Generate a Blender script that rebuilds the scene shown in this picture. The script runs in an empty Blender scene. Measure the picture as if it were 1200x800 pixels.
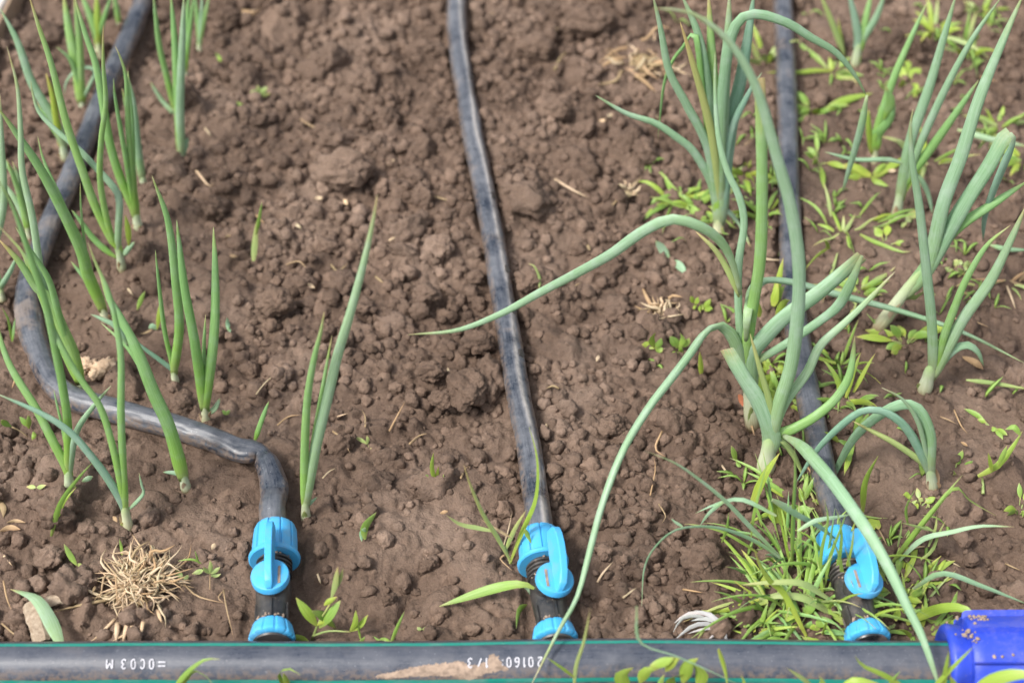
import bpy, math, random
import numpy as np
from mathutils import Vector, noise as mnoise

random.seed(7)
rng = np.random.default_rng(11)
S = bpy.context.scene
COL = S.collection

# ------------------------------------------------------------------ camera
F, PITCH, Z0 = 2000.0, math.radians(46), 1.351
CAMH = Z0 * math.sin(PITCH)
CP, SP = math.cos(PITCH), math.sin(PITCH)
cd = bpy.data.cameras.new('camera')
cam = bpy.data.objects.new('camera', cd)
COL.objects.link(cam)
cam.location = (0, 0, CAMH)
cam.rotation_euler = (math.pi / 2 - PITCH, 0, 0)
cd.sensor_width = 36.0
cd.lens = F * 36 / 1200
cd.clip_start, cd.clip_end = 0.05, 2000
cd.dof.use_dof = True
cd.dof.focus_distance = 1.225
cd.dof.aperture_fstop = 4.4
S.camera = cam

# ------------------------------------------------------------------ light: bright overcast
SUN_EL, SUN_AZ = math.radians(55), math.radians(-122)      # azimuth from +Y towards +X
w = bpy.data.worlds.new('World')
S.world = w
w.use_nodes = True
nt = w.node_tree
bgn = nt.nodes['Background']
sky = nt.nodes.new('ShaderNodeTexSky')
sky.sky_type = 'NISHITA'
sky.sun_disc = False
sky.sun_elevation = SUN_EL
sky.sun_rotation = SUN_AZ
sky.air_density = 1.0
sky.dust_density = 4.0
sky.ozone_density = 1.0
hs = nt.nodes.new('ShaderNodeHueSaturation')
hs.inputs['Saturation'].default_value = 0.40              # cloud veil: a paler sky
nt.links.new(sky.outputs[0], hs.inputs['Color'])
nt.links.new(hs.outputs[0], bgn.inputs[0])
bgn.inputs[1].default_value = 0.10
sd = bpy.data.lights.new('sun', 'SUN')
sd.energy = 1.5
sd.angle = math.radians(11)
sd.color = (1.0, 0.96, 0.90)
sun = bpy.data.objects.new('sun', sd)
COL.objects.link(sun)
sv = Vector((math.sin(SUN_AZ) * math.cos(SUN_EL), math.cos(SUN_AZ) * math.cos(SUN_EL), math.sin(SUN_EL)))
sun.rotation_euler = sv.to_track_quat('Z', 'Y').to_euler()
sun.location = sv * 5

S.view_settings.view_transform = 'Standard'
S.view_settings.look = 'None'
S.view_settings.gamma = 1.0
S.view_settings.use_curve_mapping = False
S.view_settings.exposure = 1.33
S.render.engine = 'CYCLES'


# ------------------------------------------------------------------ photo pixel -> place
def ray(px, py):
    u, v = (px - 600) / F, (py - 400) / F
    return np.array((u, CP - v * SP, -SP - v * CP))


def at_z(px, py, z):
    d = ray(px, py)
    return d * ((z - CAMH) / d[2]) + np.array((0, 0, CAMH))


def at_y(px, py, y):
    d = ray(px, py)
    return d * (y / d[1]) + np.array((0, 0, CAMH))


def pxm(p):                       # metres per photo pixel at a place
    return (p[1] * CP - (p[2] - CAMH) * SP) / F


# ------------------------------------------------------------------ materials
def mat(name):
    m = bpy.data.materials.new(name)
    m.use_nodes = True
    t = m.node_tree
    return m, t, t.nodes['Principled BSDF']


def N(t, kind, **kw):
    n = t.nodes.new(kind)
    for k, v in kw.items():
        if hasattr(n, k):
            setattr(n, k, v)
        else:
            n.inputs[k].default_value = v
    return n


def ramp(t, src, stops):
    r = t.nodes.new('ShaderNodeValToRGB')
    e = r.color_ramp.elements
    while len(e) < len(stops):
        e.new(0.5)
    for q, (p, c) in zip(e, stops):
        q.position = p
        q.color = (*c, 1)
    t.links.new(src, r.inputs[0])
    return r.outputs[0]


def mix(t, fac, a, b, mode='MIX'):
    n = t.nodes.new('ShaderNodeMix')
    n.data_type = 'RGBA'
    n.blend_type = mode
    for s, v in ((0, fac), (6, a), (7, b)):
        if isinstance(v, (int, float)):
            n.inputs[s].default_value = v
        elif isinstance(v, tuple):
            n.inputs[s].default_value = (*v, 1)
        else:
            t.links.new(v, n.inputs[s])
    return n.outputs[2]


def noise(t, vec, scale, detail=3, rough=0.55, out=0):
    n = N(t, 'ShaderNodeTexNoise', Scale=scale, Detail=detail, Roughness=rough)
    t.links.new(vec, n.inputs['Vector'])
    return n.outputs[out]


def bump(t, bsdf, h, strength, dist):
    b = N(t, 'ShaderNodeBump', Strength=strength, Distance=dist)
    t.links.new(h, b.inputs['Height'])
    t.links.new(b.outputs[0], bsdf.inputs['Normal'])


def geo(t):
    return t.nodes.new('ShaderNodeNewGeometry').outputs['Position']


def math_(t, op, a, b=0.0):
    n = t.nodes.new('ShaderNodeMath')
    n.operation = op
    for i, v in enumerate((a, b)):
        if isinstance(v, (int, float)):
            n.inputs[i].default_value = v
        else:
            t.links.new(v, n.inputs[i])
    return n.outputs[0]


def soil_mat(name, lift=1.0):
    m, t, b = mat(name)
    p = geo(t)
    n1 = noise(t, p, 9, 4)
    n2 = noise(t, p, 120, 5, 0.65)
    n3 = noise(t, p, 900, 4, 0.7)
    c = ramp(t, n1, [(0.30, (0.096 * lift, 0.065 * lift, 0.048 * lift)), (0.5, (0.137 * lift, 0.0945 * lift, 0.0705 * lift)),
                     (0.70, (0.192 * lift, 0.138 * lift, 0.106 * lift))])
    d = ramp(t, n2, [(0.32, (0.86, 0.85, 0.84)), (0.5, (1, 1, 1)), (0.7, (1.14, 1.13, 1.12))])
    e = ramp(t, n3, [(0.35, (0.86, 0.85, 0.84)), (0.5, (1, 1, 1)), (0.66, (1.14, 1.14, 1.14))])
    c = mix(t, 1.0, mix(t, 1.0, c, d, 'MULTIPLY'), e, 'MULTIPLY')
    v = N(t, 'ShaderNodeTexVoronoi', Scale=650.0)
    t.links.new(p, v.inputs['Vector'])
    oi = t.nodes.new('ShaderNodeObjectInfo').outputs['Random']
    c = mix(t, 1.0, c, ramp(t, oi, [(0, (0.86, 0.85, 0.84)), (1, (1.12, 1.12, 1.12))]), 'MULTIPLY')
    tn = N(t, 'ShaderNodeAttribute', attribute_name='tone')
    tv = math_(t, 'ADD', math_(t, 'MULTIPLY', tn.outputs['Fac'], 0.5), 0.5)
    c = mix(t, 1.0, c, ramp(t, tv, [(0, (0.74, 0.73, 0.72)), (0.5, (1, 1, 1)), (1, (1.30, 1.30, 1.29))]), 'MULTIPLY')
    gr = noise(t, p, 1500, 2, 0.5)
    c = mix(t, ramp(t, gr, [(0.70, (0, 0, 0)), (0.76, (0.5, 0.5, 0.5))]), c, (0.36, 0.31, 0.26))
    t.links.new(c, b.inputs['Base Color'])
    b.inputs['Roughness'].default_value = 0.93
    b.inputs['Specular IOR Level'].default_value = 0.2
    h = math_(t, 'ADD', math_(t, 'MULTIPLY', noise(t, p, 230, 6, 0.62), 1.0), math_(t, 'MULTIPLY', v.outputs['Distance'], -0.12))
    bump(t, b, h, 1.0, 0.0026)
    return m


def leaf_mat(name, stops, rough=0.42, trans=0.27, streak=0.16, bloom=0.0):
    m, t, b = mat(name)
    at = N(t, 'ShaderNodeAttribute', attribute_name='t')
    an = N(t, 'ShaderNodeAttribute', attribute_name='ring')
    ln = N(t, 'ShaderNodeAttribute', attribute_name='len')
    cx = t.nodes.new('ShaderNodeCombineXYZ')
    t.links.new(math_(t, 'MULTIPLY', an.outputs['Fac'], 2.2), cx.inputs[0])
    t.links.new(math_(t, 'MULTIPLY', ln.outputs['Fac'], 9), cx.inputs[1])
    oi = t.nodes.new('ShaderNodeObjectInfo').outputs['Random']
    t.links.new(math_(t, 'MULTIPLY', oi, 37), cx.inputs[2])
    st = noise(t, cx.outputs[0], 4.0, 4, 0.6)
    tt = math_(t, 'ADD', at.outputs['Fac'], math_(t, 'MULTIPLY', math_(t, 'ADD', math_(t, 'SUBTRACT', st, 0.5), math_(t, 'MULTIPLY', math_(t, 'SUBTRACT', oi, 0.5), 0.4)), 0.22))
    c = ramp(t, tt, stops)
    c = mix(t, 1.0, c, ramp(t, st, [(0.3, (1 - streak * 1.4, 1 - streak, 1 - streak * 1.8)), (0.7, (1 + streak * 1.6, 1 + streak, 1 + streak * 1.5))]), 'MULTIPLY')
    c = mix(t, 1.0, c, ramp(t, oi, [(0, (0.86, 0.92, 0.86)), (0.5, (1, 1, 1)), (1, (1.16, 1.07, 0.98))]), 'MULTIPLY')
    bl = noise(t, geo(t), 75, 4, 0.65)           # patchy waxy bloom
    c = mix(t, ramp(t, bl, [(0.48, (0, 0, 0)), (0.68, (bloom,) * 3)]), c, (0.47, 0.58, 0.50))
    sp = noise(t, geo(t), 420, 3)
    c = mix(t, ramp(t, sp, [(0.70, (0, 0, 0)), (0.78, (0.45, 0.45, 0.45))]), c, (0.42, 0.42, 0.27))
    t.links.new(c, b.inputs['Base Color'])
    b.inputs['Roughness'].default_value = rough
    b.inputs['Specular IOR Level'].default_value = 0.42
    bump(t, b, st, 0.25, 0.0006)
    tr = t.nodes.new('ShaderNodeBsdfTranslucent')
    t.links.new(c, tr.inputs['Color'])
    ms = N(t, 'ShaderNodeMixShader', Fac=trans)
    t.links.new(b.outputs[0], ms.inputs[1])
    t.links.new(tr.outputs[0], ms.inputs[2])
    t.links.new(ms.outputs[0], t.nodes['Material Output'].inputs[0])
    return m


M = {}
M['soil'] = soil_mat('moist_soil')
M['g'] = leaf_mat('fresh_green_leaf', bloom=0.18, stops=[(0.0, (0.38, 0.50, 0.15)), (0.10, (0.27, 0.49, 0.09)), (0.3, (0.255, 0.465, 0.15)), (0.86, (0.245, 0.445, 0.18)), (0.96, (0.33, 0.42, 0.15)), (1.0, (0.42, 0.37, 0.18))], rough=0.5)
M['b'] = leaf_mat('waxy_blue_green_leaf', [(0.0, (0.42, 0.50, 0.28)), (0.12, (0.31, 0.49, 0.25)), (0.35, (0.30, 0.475, 0.31)), (0.86, (0.295, 0.465, 0.29)), (0.97, (0.32, 0.40, 0.19)), (1.0, (0.40, 0.36, 0.19))], streak=0.16, rough=0.5, bloom=0.35)
M['c'] = leaf_mat('bluish_leaf', bloom=0.3, stops=[(0.0, (0.38, 0.48, 0.30)), (0.12, (0.26, 0.44, 0.32)), (0.9, (0.245, 0.42, 0.315)), (1.0, (0.30, 0.36, 0.20))], rough=0.5)
M['y'] = leaf_mat('pale_leaf', [(0.0, (0.42, 0.5, 0.2)), (0.3, (0.34, 0.45, 0.17)), (0.8, (0.40, 0.46, 0.18)), (1.0, (0.5, 0.42, 0.2))])
M['l'] = leaf_mat('lime_weed_leaf', [(0.0, (0.38, 0.44, 0.10)), (0.3, (0.32, 0.46, 0.07)), (0.8, (0.36, 0.50, 0.10)), (1.0, (0.46, 0.44, 0.14))], trans=0.3)
M['w'] = leaf_mat('weed_blade', [(0.0, (0.32, 0.40, 0.11)), (0.3, (0.26, 0.43, 0.085)), (0.85, (0.30, 0.46, 0.13)), (1.0, (0.42, 0.42, 0.19))], trans=0.3)
M['s'] = leaf_mat('white_onion_shank', [(0.0, (0.26, 0.19, 0.12)), (0.10, (0.34, 0.28, 0.17)), (0.24, (0.52, 0.55, 0.36)), (0.5, (0.55, 0.62, 0.44)), (0.85, (0.34, 0.47, 0.22)), (1.0, (0.24, 0.41, 0.16))], trans=0.12, streak=0.08)
M['d'] = leaf_mat('dry_straw', [(0.0, (0.30, 0.21, 0.12)), (0.5, (0.38, 0.275, 0.165)), (1.0, (0.28, 0.19, 0.11))], rough=0.75, trans=0.05, streak=0.2)
M['p'] = leaf_mat('pale_dry_fibre', [(0.0, (0.46, 0.35, 0.23)), (0.5, (0.56, 0.44, 0.31)), (1.0, (0.36, 0.27, 0.17))], rough=0.7, trans=0.05, streak=0.2)
M['r'] = leaf_mat('rust_dry_leaf', [(0.0, (0.30, 0.10, 0.05)), (1.0, (0.40, 0.13, 0.06))], rough=0.6, trans=0.1, streak=0.2)
M['q'] = leaf_mat('grey_white_papery', [(0.0, (0.33, 0.33, 0.35)), (1.0, (0.44, 0.44, 0.46))], rough=0.5, trans=0.15, streak=0.2)


def hose_mat(name, base, dust, amount, brown=.5):
    m, t, b = mat(name)
    p = geo(t)
    n1 = noise(t, p, 38, 6, 0.68)
    n2 = noise(t, p, 260, 4, 0.6)
    an = N(t, 'ShaderNodeAttribute', attribute_name='ring')
    ln = N(t, 'ShaderNodeAttribute', attribute_name='len')
    cx = t.nodes.new('ShaderNodeCombineXYZ')
    t.links.new(math_(t, 'MULTIPLY', an.outputs['Fac'], 3.0), cx.inputs[0])
    t.links.new(math_(t, 'MULTIPLY', ln.outputs['Fac'], 14), cx.inputs[1])
    n3 = noise(t, cx.outputs[0], 3.0, 5, 0.7)
    side = ramp(t, math_(t, 'ABSOLUTE', an.outputs['Fac']), [(0.55, (0, 0, 0)), (0.98, (0.85, 0.85, 0.85))])
    soilfac = math_(t, 'MULTIPLY', side, ramp(t, n2, [(0.42, (0, 0, 0)), (0.58, (1, 1, 1))]))
    k = math_(t, 'ADD', math_(t, 'MULTIPLY', n1, 0.55), math_(t, 'ADD', math_(t, 'MULTIPLY', n3, 0.3), math_(t, 'MULTIPLY', n2, 0.15)))
    fac = ramp(t, k, [(0.42, (0, 0, 0)), (0.52, (amount,) * 3), (0.60, (min(1, amount * 1.6),) * 3)])
    c = mix(t, fac, base, dust)
    c = mix(t, soilfac, c, (0.17, 0.125, 0.095))
    pt = ramp(t, noise(t, p, 22, 5, 0.7), [(0.58, (0, 0, 0)), (0.66, (brown,) * 3)])
    c = mix(t, pt, c, (0.25, 0.20, 0.165))
    sm = N(t, 'ShaderNodeAttribute', attribute_name='seam')
    c = mix(t, math_(t, 'MULTIPLY', sm.outputs['Fac'], ramp(t, n1, [(0.35, (0.15,) * 3), (0.55, (0.8,) * 3)])), c, (0.50, 0.46, 0.42))
    sc = ramp(t, noise(t, p, 700, 2), [(0.66, (0, 0, 0)), (0.74, (0.5, 0.5, 0.5))])
    c = mix(t, sc, c, dust)
    t.links.new(c, b.inputs['Base Color'])
    t.links.new(ramp(t, k, [(0.4, (0.26,) * 3), (0.7, (0.60,) * 3)]), b.inputs['Roughness'])
    bump(t, b, k, 0.35, 0.0015)
    return m


M['hose'] = hose_mat('dusty_black_polyethylene', (0.020, 0.027, 0.041), (0.30, 0.305, 0.325), 0.21)
M['main'] = hose_mat('grey_black_main_pipe', (0.042, 0.050, 0.070), (0.25, 0.25, 0.27), 0.12, .08)
M['black'] = hose_mat('black_moulded_plastic', (0.014, 0.016, 0.019), (0.26, 0.22, 0.18), 0.12)


def plastic(name, col, rough=0.32, dirt=(0.36, 0.30, 0.24), amount=0.25):
    m, t, b = mat(name)
    p = geo(t)
    n = noise(t, p, 60, 6, 0.7)
    n2 = noise(t, p, 420, 3, 0.6)
    c = mix(t, ramp(t, n, [(0.50, (0, 0, 0)), (0.74, (amount,) * 3)]), col, dirt)
    c = mix(t, ramp(t, n2, [(0.64, (0, 0, 0)), (0.74, (amount * 1.2,) * 3)]), c, dirt)
    t.links.new(c, b.inputs['Base Color'])
    t.links.new(ramp(t, n, [(0.35, (rough,) * 3), (0.7, (rough + 0.25,) * 3)]), b.inputs['Roughness'])
    bump(t, b, n2, 0.12, 0.0006)
    return m


M['cyan'] = plastic('sky_blue_plastic', (0.060, 0.37, 0.68), amount=0.30, dirt=(0.30, 0.24, 0.18))
M['royal'] = plastic('royal_blue_plastic', (0.022, 0.055, 0.46), rough=0.36, amount=0.20)
M['green'] = plastic('green_stripe', (0.012, 0.22, 0.17), rough=0.4, dirt=(0.25, 0.25, 0.25), amount=0.35)
M['print'] = plastic('white_print', (0.50, 0.50, 0.54), rough=0.6, dirt=(0.10, 0.10, 0.12), amount=0.85)



def simple(name, c1, c2, scale, rough=0.8):
    m, t, b = mat(name)
    n = noise(t, geo(t), scale, 5, 0.65)
    t.links.new(ramp(t, n, [(0.3, c1), (0.7, c2)]), b.inputs['Base Color'])
    b.inputs['Roughness'].default_value = rough
    bump(t, b, n, 0.4, 0.001)
    return m


M['mud'] = simple('dried_mud', (0.17, 0.125, 0.095), (0.40, 0.30, 0.225), 240, 0.95)
M['clay'] = simple('tan_dry_clay', (0.40, 0.27, 0.17), (0.62, 0.46, 0.32), 160, 0.95)
M['pale_wood'] = simple('bleached_board', (0.52, 0.46, 0.40), (0.68, 0.63, 0.58), 60)
M['wood'] = simple('splinter_wood', (0.20, 0.14, 0.09), (0.44, 0.36, 0.27), 300)
M['bark'] = simple('brown_board_edge', (0.20, 0.13, 0.08), (0.34, 0.24, 0.16), 90)


# ------------------------------------------------------------------ mesh helpers
def mesh_np(name, v, f, m, parent=None, smooth=True, attrs=None, origin=None):
    """v (n,3) world places, f list of loops or an (n,k) array; linked as ONE object"""
    v = np.asarray(v, dtype=np.float64)
    if origin is not None:
        v = v - np.asarray(origin)
    me = bpy.data.meshes.new(name)
    if isinstance(f, np.ndarray):
        k = f.shape[1]
        me.vertices.add(len(v))
        me.vertices.foreach_set('co', v.astype(np.float32).ravel())
        me.loops.add(f.size)
        me.loops.foreach_set('vertex_index', f.astype(np.int32).ravel())
        me.polygons.add(len(f))
        me.polygons.foreach_set('loop_start', np.arange(0, f.size, k, dtype=np.int32))
        me.polygons.foreach_set('loop_total', np.full(len(f), k, dtype=np.int32))
        me.update(calc_edges=True)
    else:
        me.from_pydata([tuple(x) for x in v], [], f)
    if attrs:
        for an, av in attrs.items():
            a = me.attributes.new(an, 'FLOAT', 'POINT')
            a.data.foreach_set('value', np.asarray(av, dtype=np.float32))
    me.polygons.foreach_set('use_smooth', [smooth] * len(me.polygons))
    me.materials.append(m)
    me.update()
    o = bpy.data.objects.new(name, me)
    COL.objects.link(o)
    if parent is not None:
        o.parent = parent
    elif origin is not None:
        o.location = origin
    return o


def tag(o, label, cat, group=None):
    o['label'] = label
    o['category'] = cat
    if group:
        o['group'] = group
    return o


def empty(name, loc, label, cat, group=None):
    o = bpy.data.objects.new(name, None)
    COL.objects.link(o)
    o.location = tuple(loc)
    o.empty_display_size = 0.02
    return tag(o, label, cat, group)


def spline(P, n):
    P = np.asarray(P, float)
    if len(P) == 2:
        s = np.linspace(0, 1, n)[:, None]
        return P[0] * (1 - s) + P[1] * s
    Q = np.vstack([2 * P[0] - P[1], P, 2 * P[-1] - P[-2]])
    out = []
    for i in range(1, len(Q) - 2):
        a, b, c, d = Q[i - 1], Q[i], Q[i + 1], Q[i + 2]
        for s in np.linspace(0, 1, 14, endpoint=False):
            out.append(0.5 * (2 * b + (c - a) * s + (2 * a - 5 * b + 4 * c - d) * s * s + (3 * b - a - 3 * c + d) * s ** 3))
    out.append(P[-1])
    out = np.array(out)
    L = np.concatenate([[0], np.cumsum(np.linalg.norm(np.diff(out[:, :3], axis=0), axis=1))])
    q = np.linspace(0, L[-1], n)
    return np.stack([np.interp(q, L, out[:, k]) for k in range(out.shape[1])], 1)


def sweep(path, wid, thk, side, nseg=10, vee=0.0, jit=None):
    """closed tube round path; half-width wid(i) along side, half-thickness thk(i)"""
    n = len(path)
    T = np.gradient(path, axis=0)
    T /= np.linalg.norm(T, axis=1)[:, None] + 1e-12
    B = np.empty_like(path)
    b = np.asarray(side, float)
    for i in range(n):
        b = b - T[i] * np.dot(b, T[i])
        b /= np.linalg.norm(b) + 1e-12
        B[i] = b
    Nn = np.cross(B, T)
    ang = np.linspace(0, 2 * math.pi, nseg, endpoint=False)
    ca, sa = np.cos(ang), np.sin(ang)
    W = np.asarray(wid)[:, None, None]
    K = np.asarray(thk)[:, None, None]
    off = B[:, None, :] * (W * ca[None, :, None]) + Nn[:, None, :] * (K * sa[None, :, None])
    if vee:
        off += Nn[:, None, :] * (W * vee * np.abs(ca)[None, :, None])
    if jit is not None:
        off *= jit[:, :, None]
    V = (path[:, None, :] + off).reshape(-1, 3)
    V = np.vstack([V, path[0], path[-1]])
    fs = []
    for i in range(n - 1):
        for j in range(nseg):
            k = (j + 1) % nseg
            fs.append((i * nseg + j, i * nseg + k, (i + 1) * nseg + k, (i + 1) * nseg + j))
    c0, c1 = n * nseg, n * nseg + 1
    for j in range(nseg):
        k = (j + 1) % nseg
        fs.append((c0, k, j))
        fs.append((c1, (n - 1) * nseg + j, (n - 1) * nseg + k))
    tt = np.concatenate([np.repeat(np.linspace(0, 1, n), nseg), [0, 1]])
    L = np.concatenate([[0], np.cumsum(np.linalg.norm(np.diff(path, axis=0), axis=1))])
    ll = np.concatenate([np.repeat(L, nseg), [0, L[-1]]])
    rr = np.concatenate([np.tile(ca, n), [0, 0]])
    return V, fs, {'t': tt, 'len': ll, 'ring': rr}


def lathe(prof, axis_pt, X, Y, Zd, n=40, rfun=None):
    """prof: [(y, r)] along Y; returns verts, faces"""
    V, fs = [], []
    m = len(prof)
    for (yy, r) in prof:
        for j in range(n):
            a = 2 * math.pi * j / n
            rr = r * (rfun(a, yy) if rfun else 1)
            V.append(np.array(axis_pt) + Y * yy + X * rr * math.cos(a) + Zd * rr * math.sin(a))
    for i in range(m - 1):
        for j in range(n):
            k = (j + 1) % n
            fs.append((i * n + j, (i + 1) * n + j, (i + 1) * n + k, i * n + k))
    V.append(np.array(axis_pt) + Y * prof[0][0])
    V.append(np.array(axis_pt) + Y * prof[-1][0])
    for j in range(n):
        k = (j + 1) % n
        fs.append((m * n, j, k))
        fs.append((m * n + 1, (m - 1) * n + k, (m - 1) * n + j))
    return V, fs


class MB:
    def __init__(self):
        self.v, self.f = [], []

    def add(self, v, f):
        o = len(self.v)
        self.v += [np.asarray(x) for x in v]
        self.f += [tuple(i + o for i in q) for q in f]
        return self

    def build(self, name, m, parent=None, origin=None, smooth=True, bevel=0.0, auto=35):
        o = mesh_np(name, self.v, self.f, m, parent, smooth, None, origin)
        if bevel:
            b = o.modifiers.new('bevel', 'BEVEL')
            b.width = bevel
            b.segments = 2
            b.limit_method = 'ANGLE'
            b.angle_limit = math.radians(30)
        if smooth and auto:
            try:
                o.data.set_sharp_from_angle(angle=math.radians(auto))
            except Exception:
                pass
        return o


# ------------------------------------------------------------------ soil
def lattice_noise(X, Y, cell, seed):
    r = np.random.default_rng(seed)
    tab = r.random((512, 512))
    x, y = X / cell + 137.3, Y / cell + 91.7
    xi, yi = np.floor(x).astype(int), np.floor(y).astype(int)
    fx, fy = x - xi, y - yi
    fx, fy = fx * fx * (3 - 2 * fx), fy * fy * (3 - 2 * fy)
    a, b = tab[xi % 512, yi % 512], tab[(xi + 1) % 512, yi % 512]
    c, d = tab[xi % 512, (yi + 1) % 512], tab[(xi + 1) % 512, (yi + 1) % 512]
    return (a * (1 - fx) + b * fx) * (1 - fy) + (c * (1 - fx) + d * fx) * fy - 0.5


STEP = 0.0016
XF0, XF1, YF0, YF1 = -0.60, 0.60, 0.50, 1.52


def stretch(a, b, far):
    core = np.arange(a, b + STEP / 2, STEP)
    out, s, lo, hi = [], STEP, [], []
    x = b
    while x < far:
        s *= 1.35
        x += s
        hi.append(x)
    s, x = STEP, a
    while x > -far:
        s *= 1.35
        x -= s
        lo.append(x)
    return np.concatenate([lo[::-1], core, hi]), len(lo), len(core)


xs, ix0, nxc = stretch(XF0, XF1, 400)
ys, iy0, nyc = stretch(YF0, YF1, 400)
GX, GY = np.meshgrid(xs, ys, indexing='ij')
# how crumbly the ground is, from places seen in the photograph
CR = [(60, 40, .55), (150, 260, .12), (60, 300, .3), (150, 420, .08), (130, 560, .10), (40, 650, .55), (230, 620, .12), (180, 690, .55),
      (250, 690, .35), (290, 100, .75), (260, 180, .55), (340, 280, 1), (430, 100, 1), (470, 250, .9), (440, 400, .95), (330, 420, .8),
      (420, 560, .30), (500, 620, .06), (540, 680, .12), (450, 700, .2), (520, 500, .9), (540, 430, 1), (500, 740, .55), (640, 60, 1),
      (680, 200, 1), (740, 250, 1), (720, 330, .8), (680, 400, .55), (690, 480, .65), (740, 420, .9), (720, 560, 1), (780, 610, 1), (730, 690, 1),
      (850, 470, .75), (850, 560, .6), (900, 700, .5), (800, 180, .6), (960, 200, .12), (1050, 130, .2), (1150, 120, .45), (1000, 300, .15),
      (1060, 480, .12), (1150, 400, .25), (1180, 240, .3), (1080, 580, .15), (1160, 540, .12), (1150, 640, .35), (1100, 690, .4), (560, 560, .5),
      (230, 350, .12), (300, 560, .10), (200, 130, .35)]
cw, cv = np.zeros(GX.shape), np.zeros(GX.shape)
for (px, py, val) in CR:
    g = at_z(px, py, 0)
    k = 1.0 / (((GX - g[0]) ** 2 + (GY - g[1]) ** 2) + 0.0012) ** 2
    cw += k
    cv += k * val
CRUMB = np.clip(cv / cw, 0, 1) * .82 + .18
low = 0.016 * lattice_noise(GX, GY, 0.16, 1) + 0.012 * lattice_noise(GX, GY, 0.06, 2)
H = low + (0.006 * lattice_noise(GX, GY, 0.028, 3) + 0.0038 * lattice_noise(GX, GY, 0.013, 4)) * 1.0
rough_part = 0.0022 * lattice_noise(GX, GY, 0.0062, 5) + 0.0012 * lattice_noise(GX, GY, 0.0034, 6)
core = (slice(ix0, ix0 + nxc), slice(iy0, iy0 + nyc))
Hc = H[core].copy()
Cc = CRUMB[core]
xc, yc = xs[ix0:ix0 + nxc], ys[iy0:iy0 + nyc]
Hc -= 0.009 * Cc
top = Hc.copy()
tone = np.zeros(Hc.shape)
NB = 30000
bx = rng.uniform(XF0, XF1, NB)
by = rng.uniform(YF0, YF1, NB)
br = np.clip(0.0026 * (rng.random(NB) + 6e-4) ** -0.46, 0.0026, 0.024)
order = np.argsort(-br)
for q in order:
    i, j = int((bx[q] - XF0) / STEP), int((by[q] - YF0) / STEP)
    if i >= nxc or j >= nyc:
        continue
    c = Cc[i, j]
    u = random.random()
    soft = u > 0.10 + 0.95 * c
    if soft and br[q] < 0.0064:
        continue
    r = br[q] * (0.6 + 0.45 * c) if not soft else br[q] * 1.15
    k = int(r * 1.5 / STEP) + 1
    i0, i1, j0, j1 = max(0, i - k), min(nxc, i + k + 1), max(0, j - k), min(nyc, j + k + 1)
    dx = xc[i0:i1, None] - bx[q]
    dy = yc[None, j0:j1] - by[q]
    th = random.random() * 6.28
    a, b = math.cos(th), math.sin(th)
    e = random.uniform(0.75, 1.3)
    ux, uy = (dx * a + dy * b) * e, (-dx * b + dy * a) / e
    an = np.arctan2(uy, ux)
    rr = r * (1 + 0.12 * np.sin(2 * an + th) + 0.10 * np.sin(3 * an + 2 * th) + 0.07 * np.sin(5 * an - th))
    d2 = (ux * ux + uy * uy) / (rr * rr)
    tilt = (ux * random.uniform(-.3, .3) + uy * random.uniform(-.3, .3))
    base = Hc[i, j] - r * random.uniform(0.05, 1.05)
    if soft:                                  # crusted, weathered ground: low swells
        prof = base + r * .38 + r * random.uniform(0.12, 0.34) * np.clip(1 - d2, 0, 1) ** .6 + tilt * .3
    else:
        prof = base + r * random.uniform(1.0, 1.6) * np.sqrt(np.clip(1 - d2, 0, 1)) ** 0.8 + tilt
    if br[q] > 0.006:                         # facets: clods break flat
        for _ in range(3):
            fa = random.uniform(0, 6.28)
            cut = base + r * random.uniform(.45, .85) - (ux * math.cos(fa) + uy * math.sin(fa)) * random.uniform(.2, .9)
            prof = np.minimum(prof, cut)
    prof = np.where(d2 < 1, prof, -1)
    win = prof > top[i0:i1, j0:j1]
    tone[i0:i1, j0:j1][win] = random.uniform(-1, 1) * (.35 if soft else 1)
    top[i0:i1, j0:j1] = np.maximum(top[i0:i1, j0:j1], prof)
billow = np.abs(lattice_noise(GX[core], GY[core], 0.0085, 21)) * 0.0055 + np.abs(lattice_noise(GX[core], GY[core], 0.0045, 22)) * 0.0034
Hc = top + rough_part[core] * (0.5 + 0.5 * Cc) + billow * (0.35 + 0.75 * Cc)


def groove(pts, wdt, dep):
    P = spline([at_z(x, y, 0)[:2] for x, y in pts], 60)
    for (x, y) in P:
        i, j = int((x - XF0) / STEP), int((y - YF0) / STEP)
        k = int(wdt * 3 / STEP)
        i0, i1, j0, j1 = i - k, i + k + 1, j - k, j + k + 1
        d = np.hypot(xc[i0:i1, None] - x + 0.002 * lattice_noise(GX[core][i0:i1, j0:j1], GY[core][i0:i1, j0:j1], 0.005, 9), yc[None, j0:j1] - y)
        Hc[i0:i1, j0:j1] = np.minimum(Hc[i0:i1, j0:j1], low[core][i0:i1, j0:j1] - dep * np.exp(-(d / wdt) ** 2) + 0.02 * (d / wdt / 3) ** 2 + 0.002)


for pts in ([(497, 648), (490, 675), (470, 712), (466, 724)], [(1090, 650), (1120, 655), (1150, 668), (1165, 690)], [(205, 222), (240, 228), (262, 222)],
            [(1130, 618), (1170, 612), (1199, 622)], [(20, 612), (60, 640), (90, 630)], [(880, 505), (905, 512), (925, 500)], [(100, 500), (130, 515), (160, 512)],
            [(560, 706), (580, 722), (600, 725)], [(395, 560), (392, 590), (410, 600)], [(160, 160), (200, 172), (235, 170)]):
    groove(pts, 0.0024, 0.009)

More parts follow.
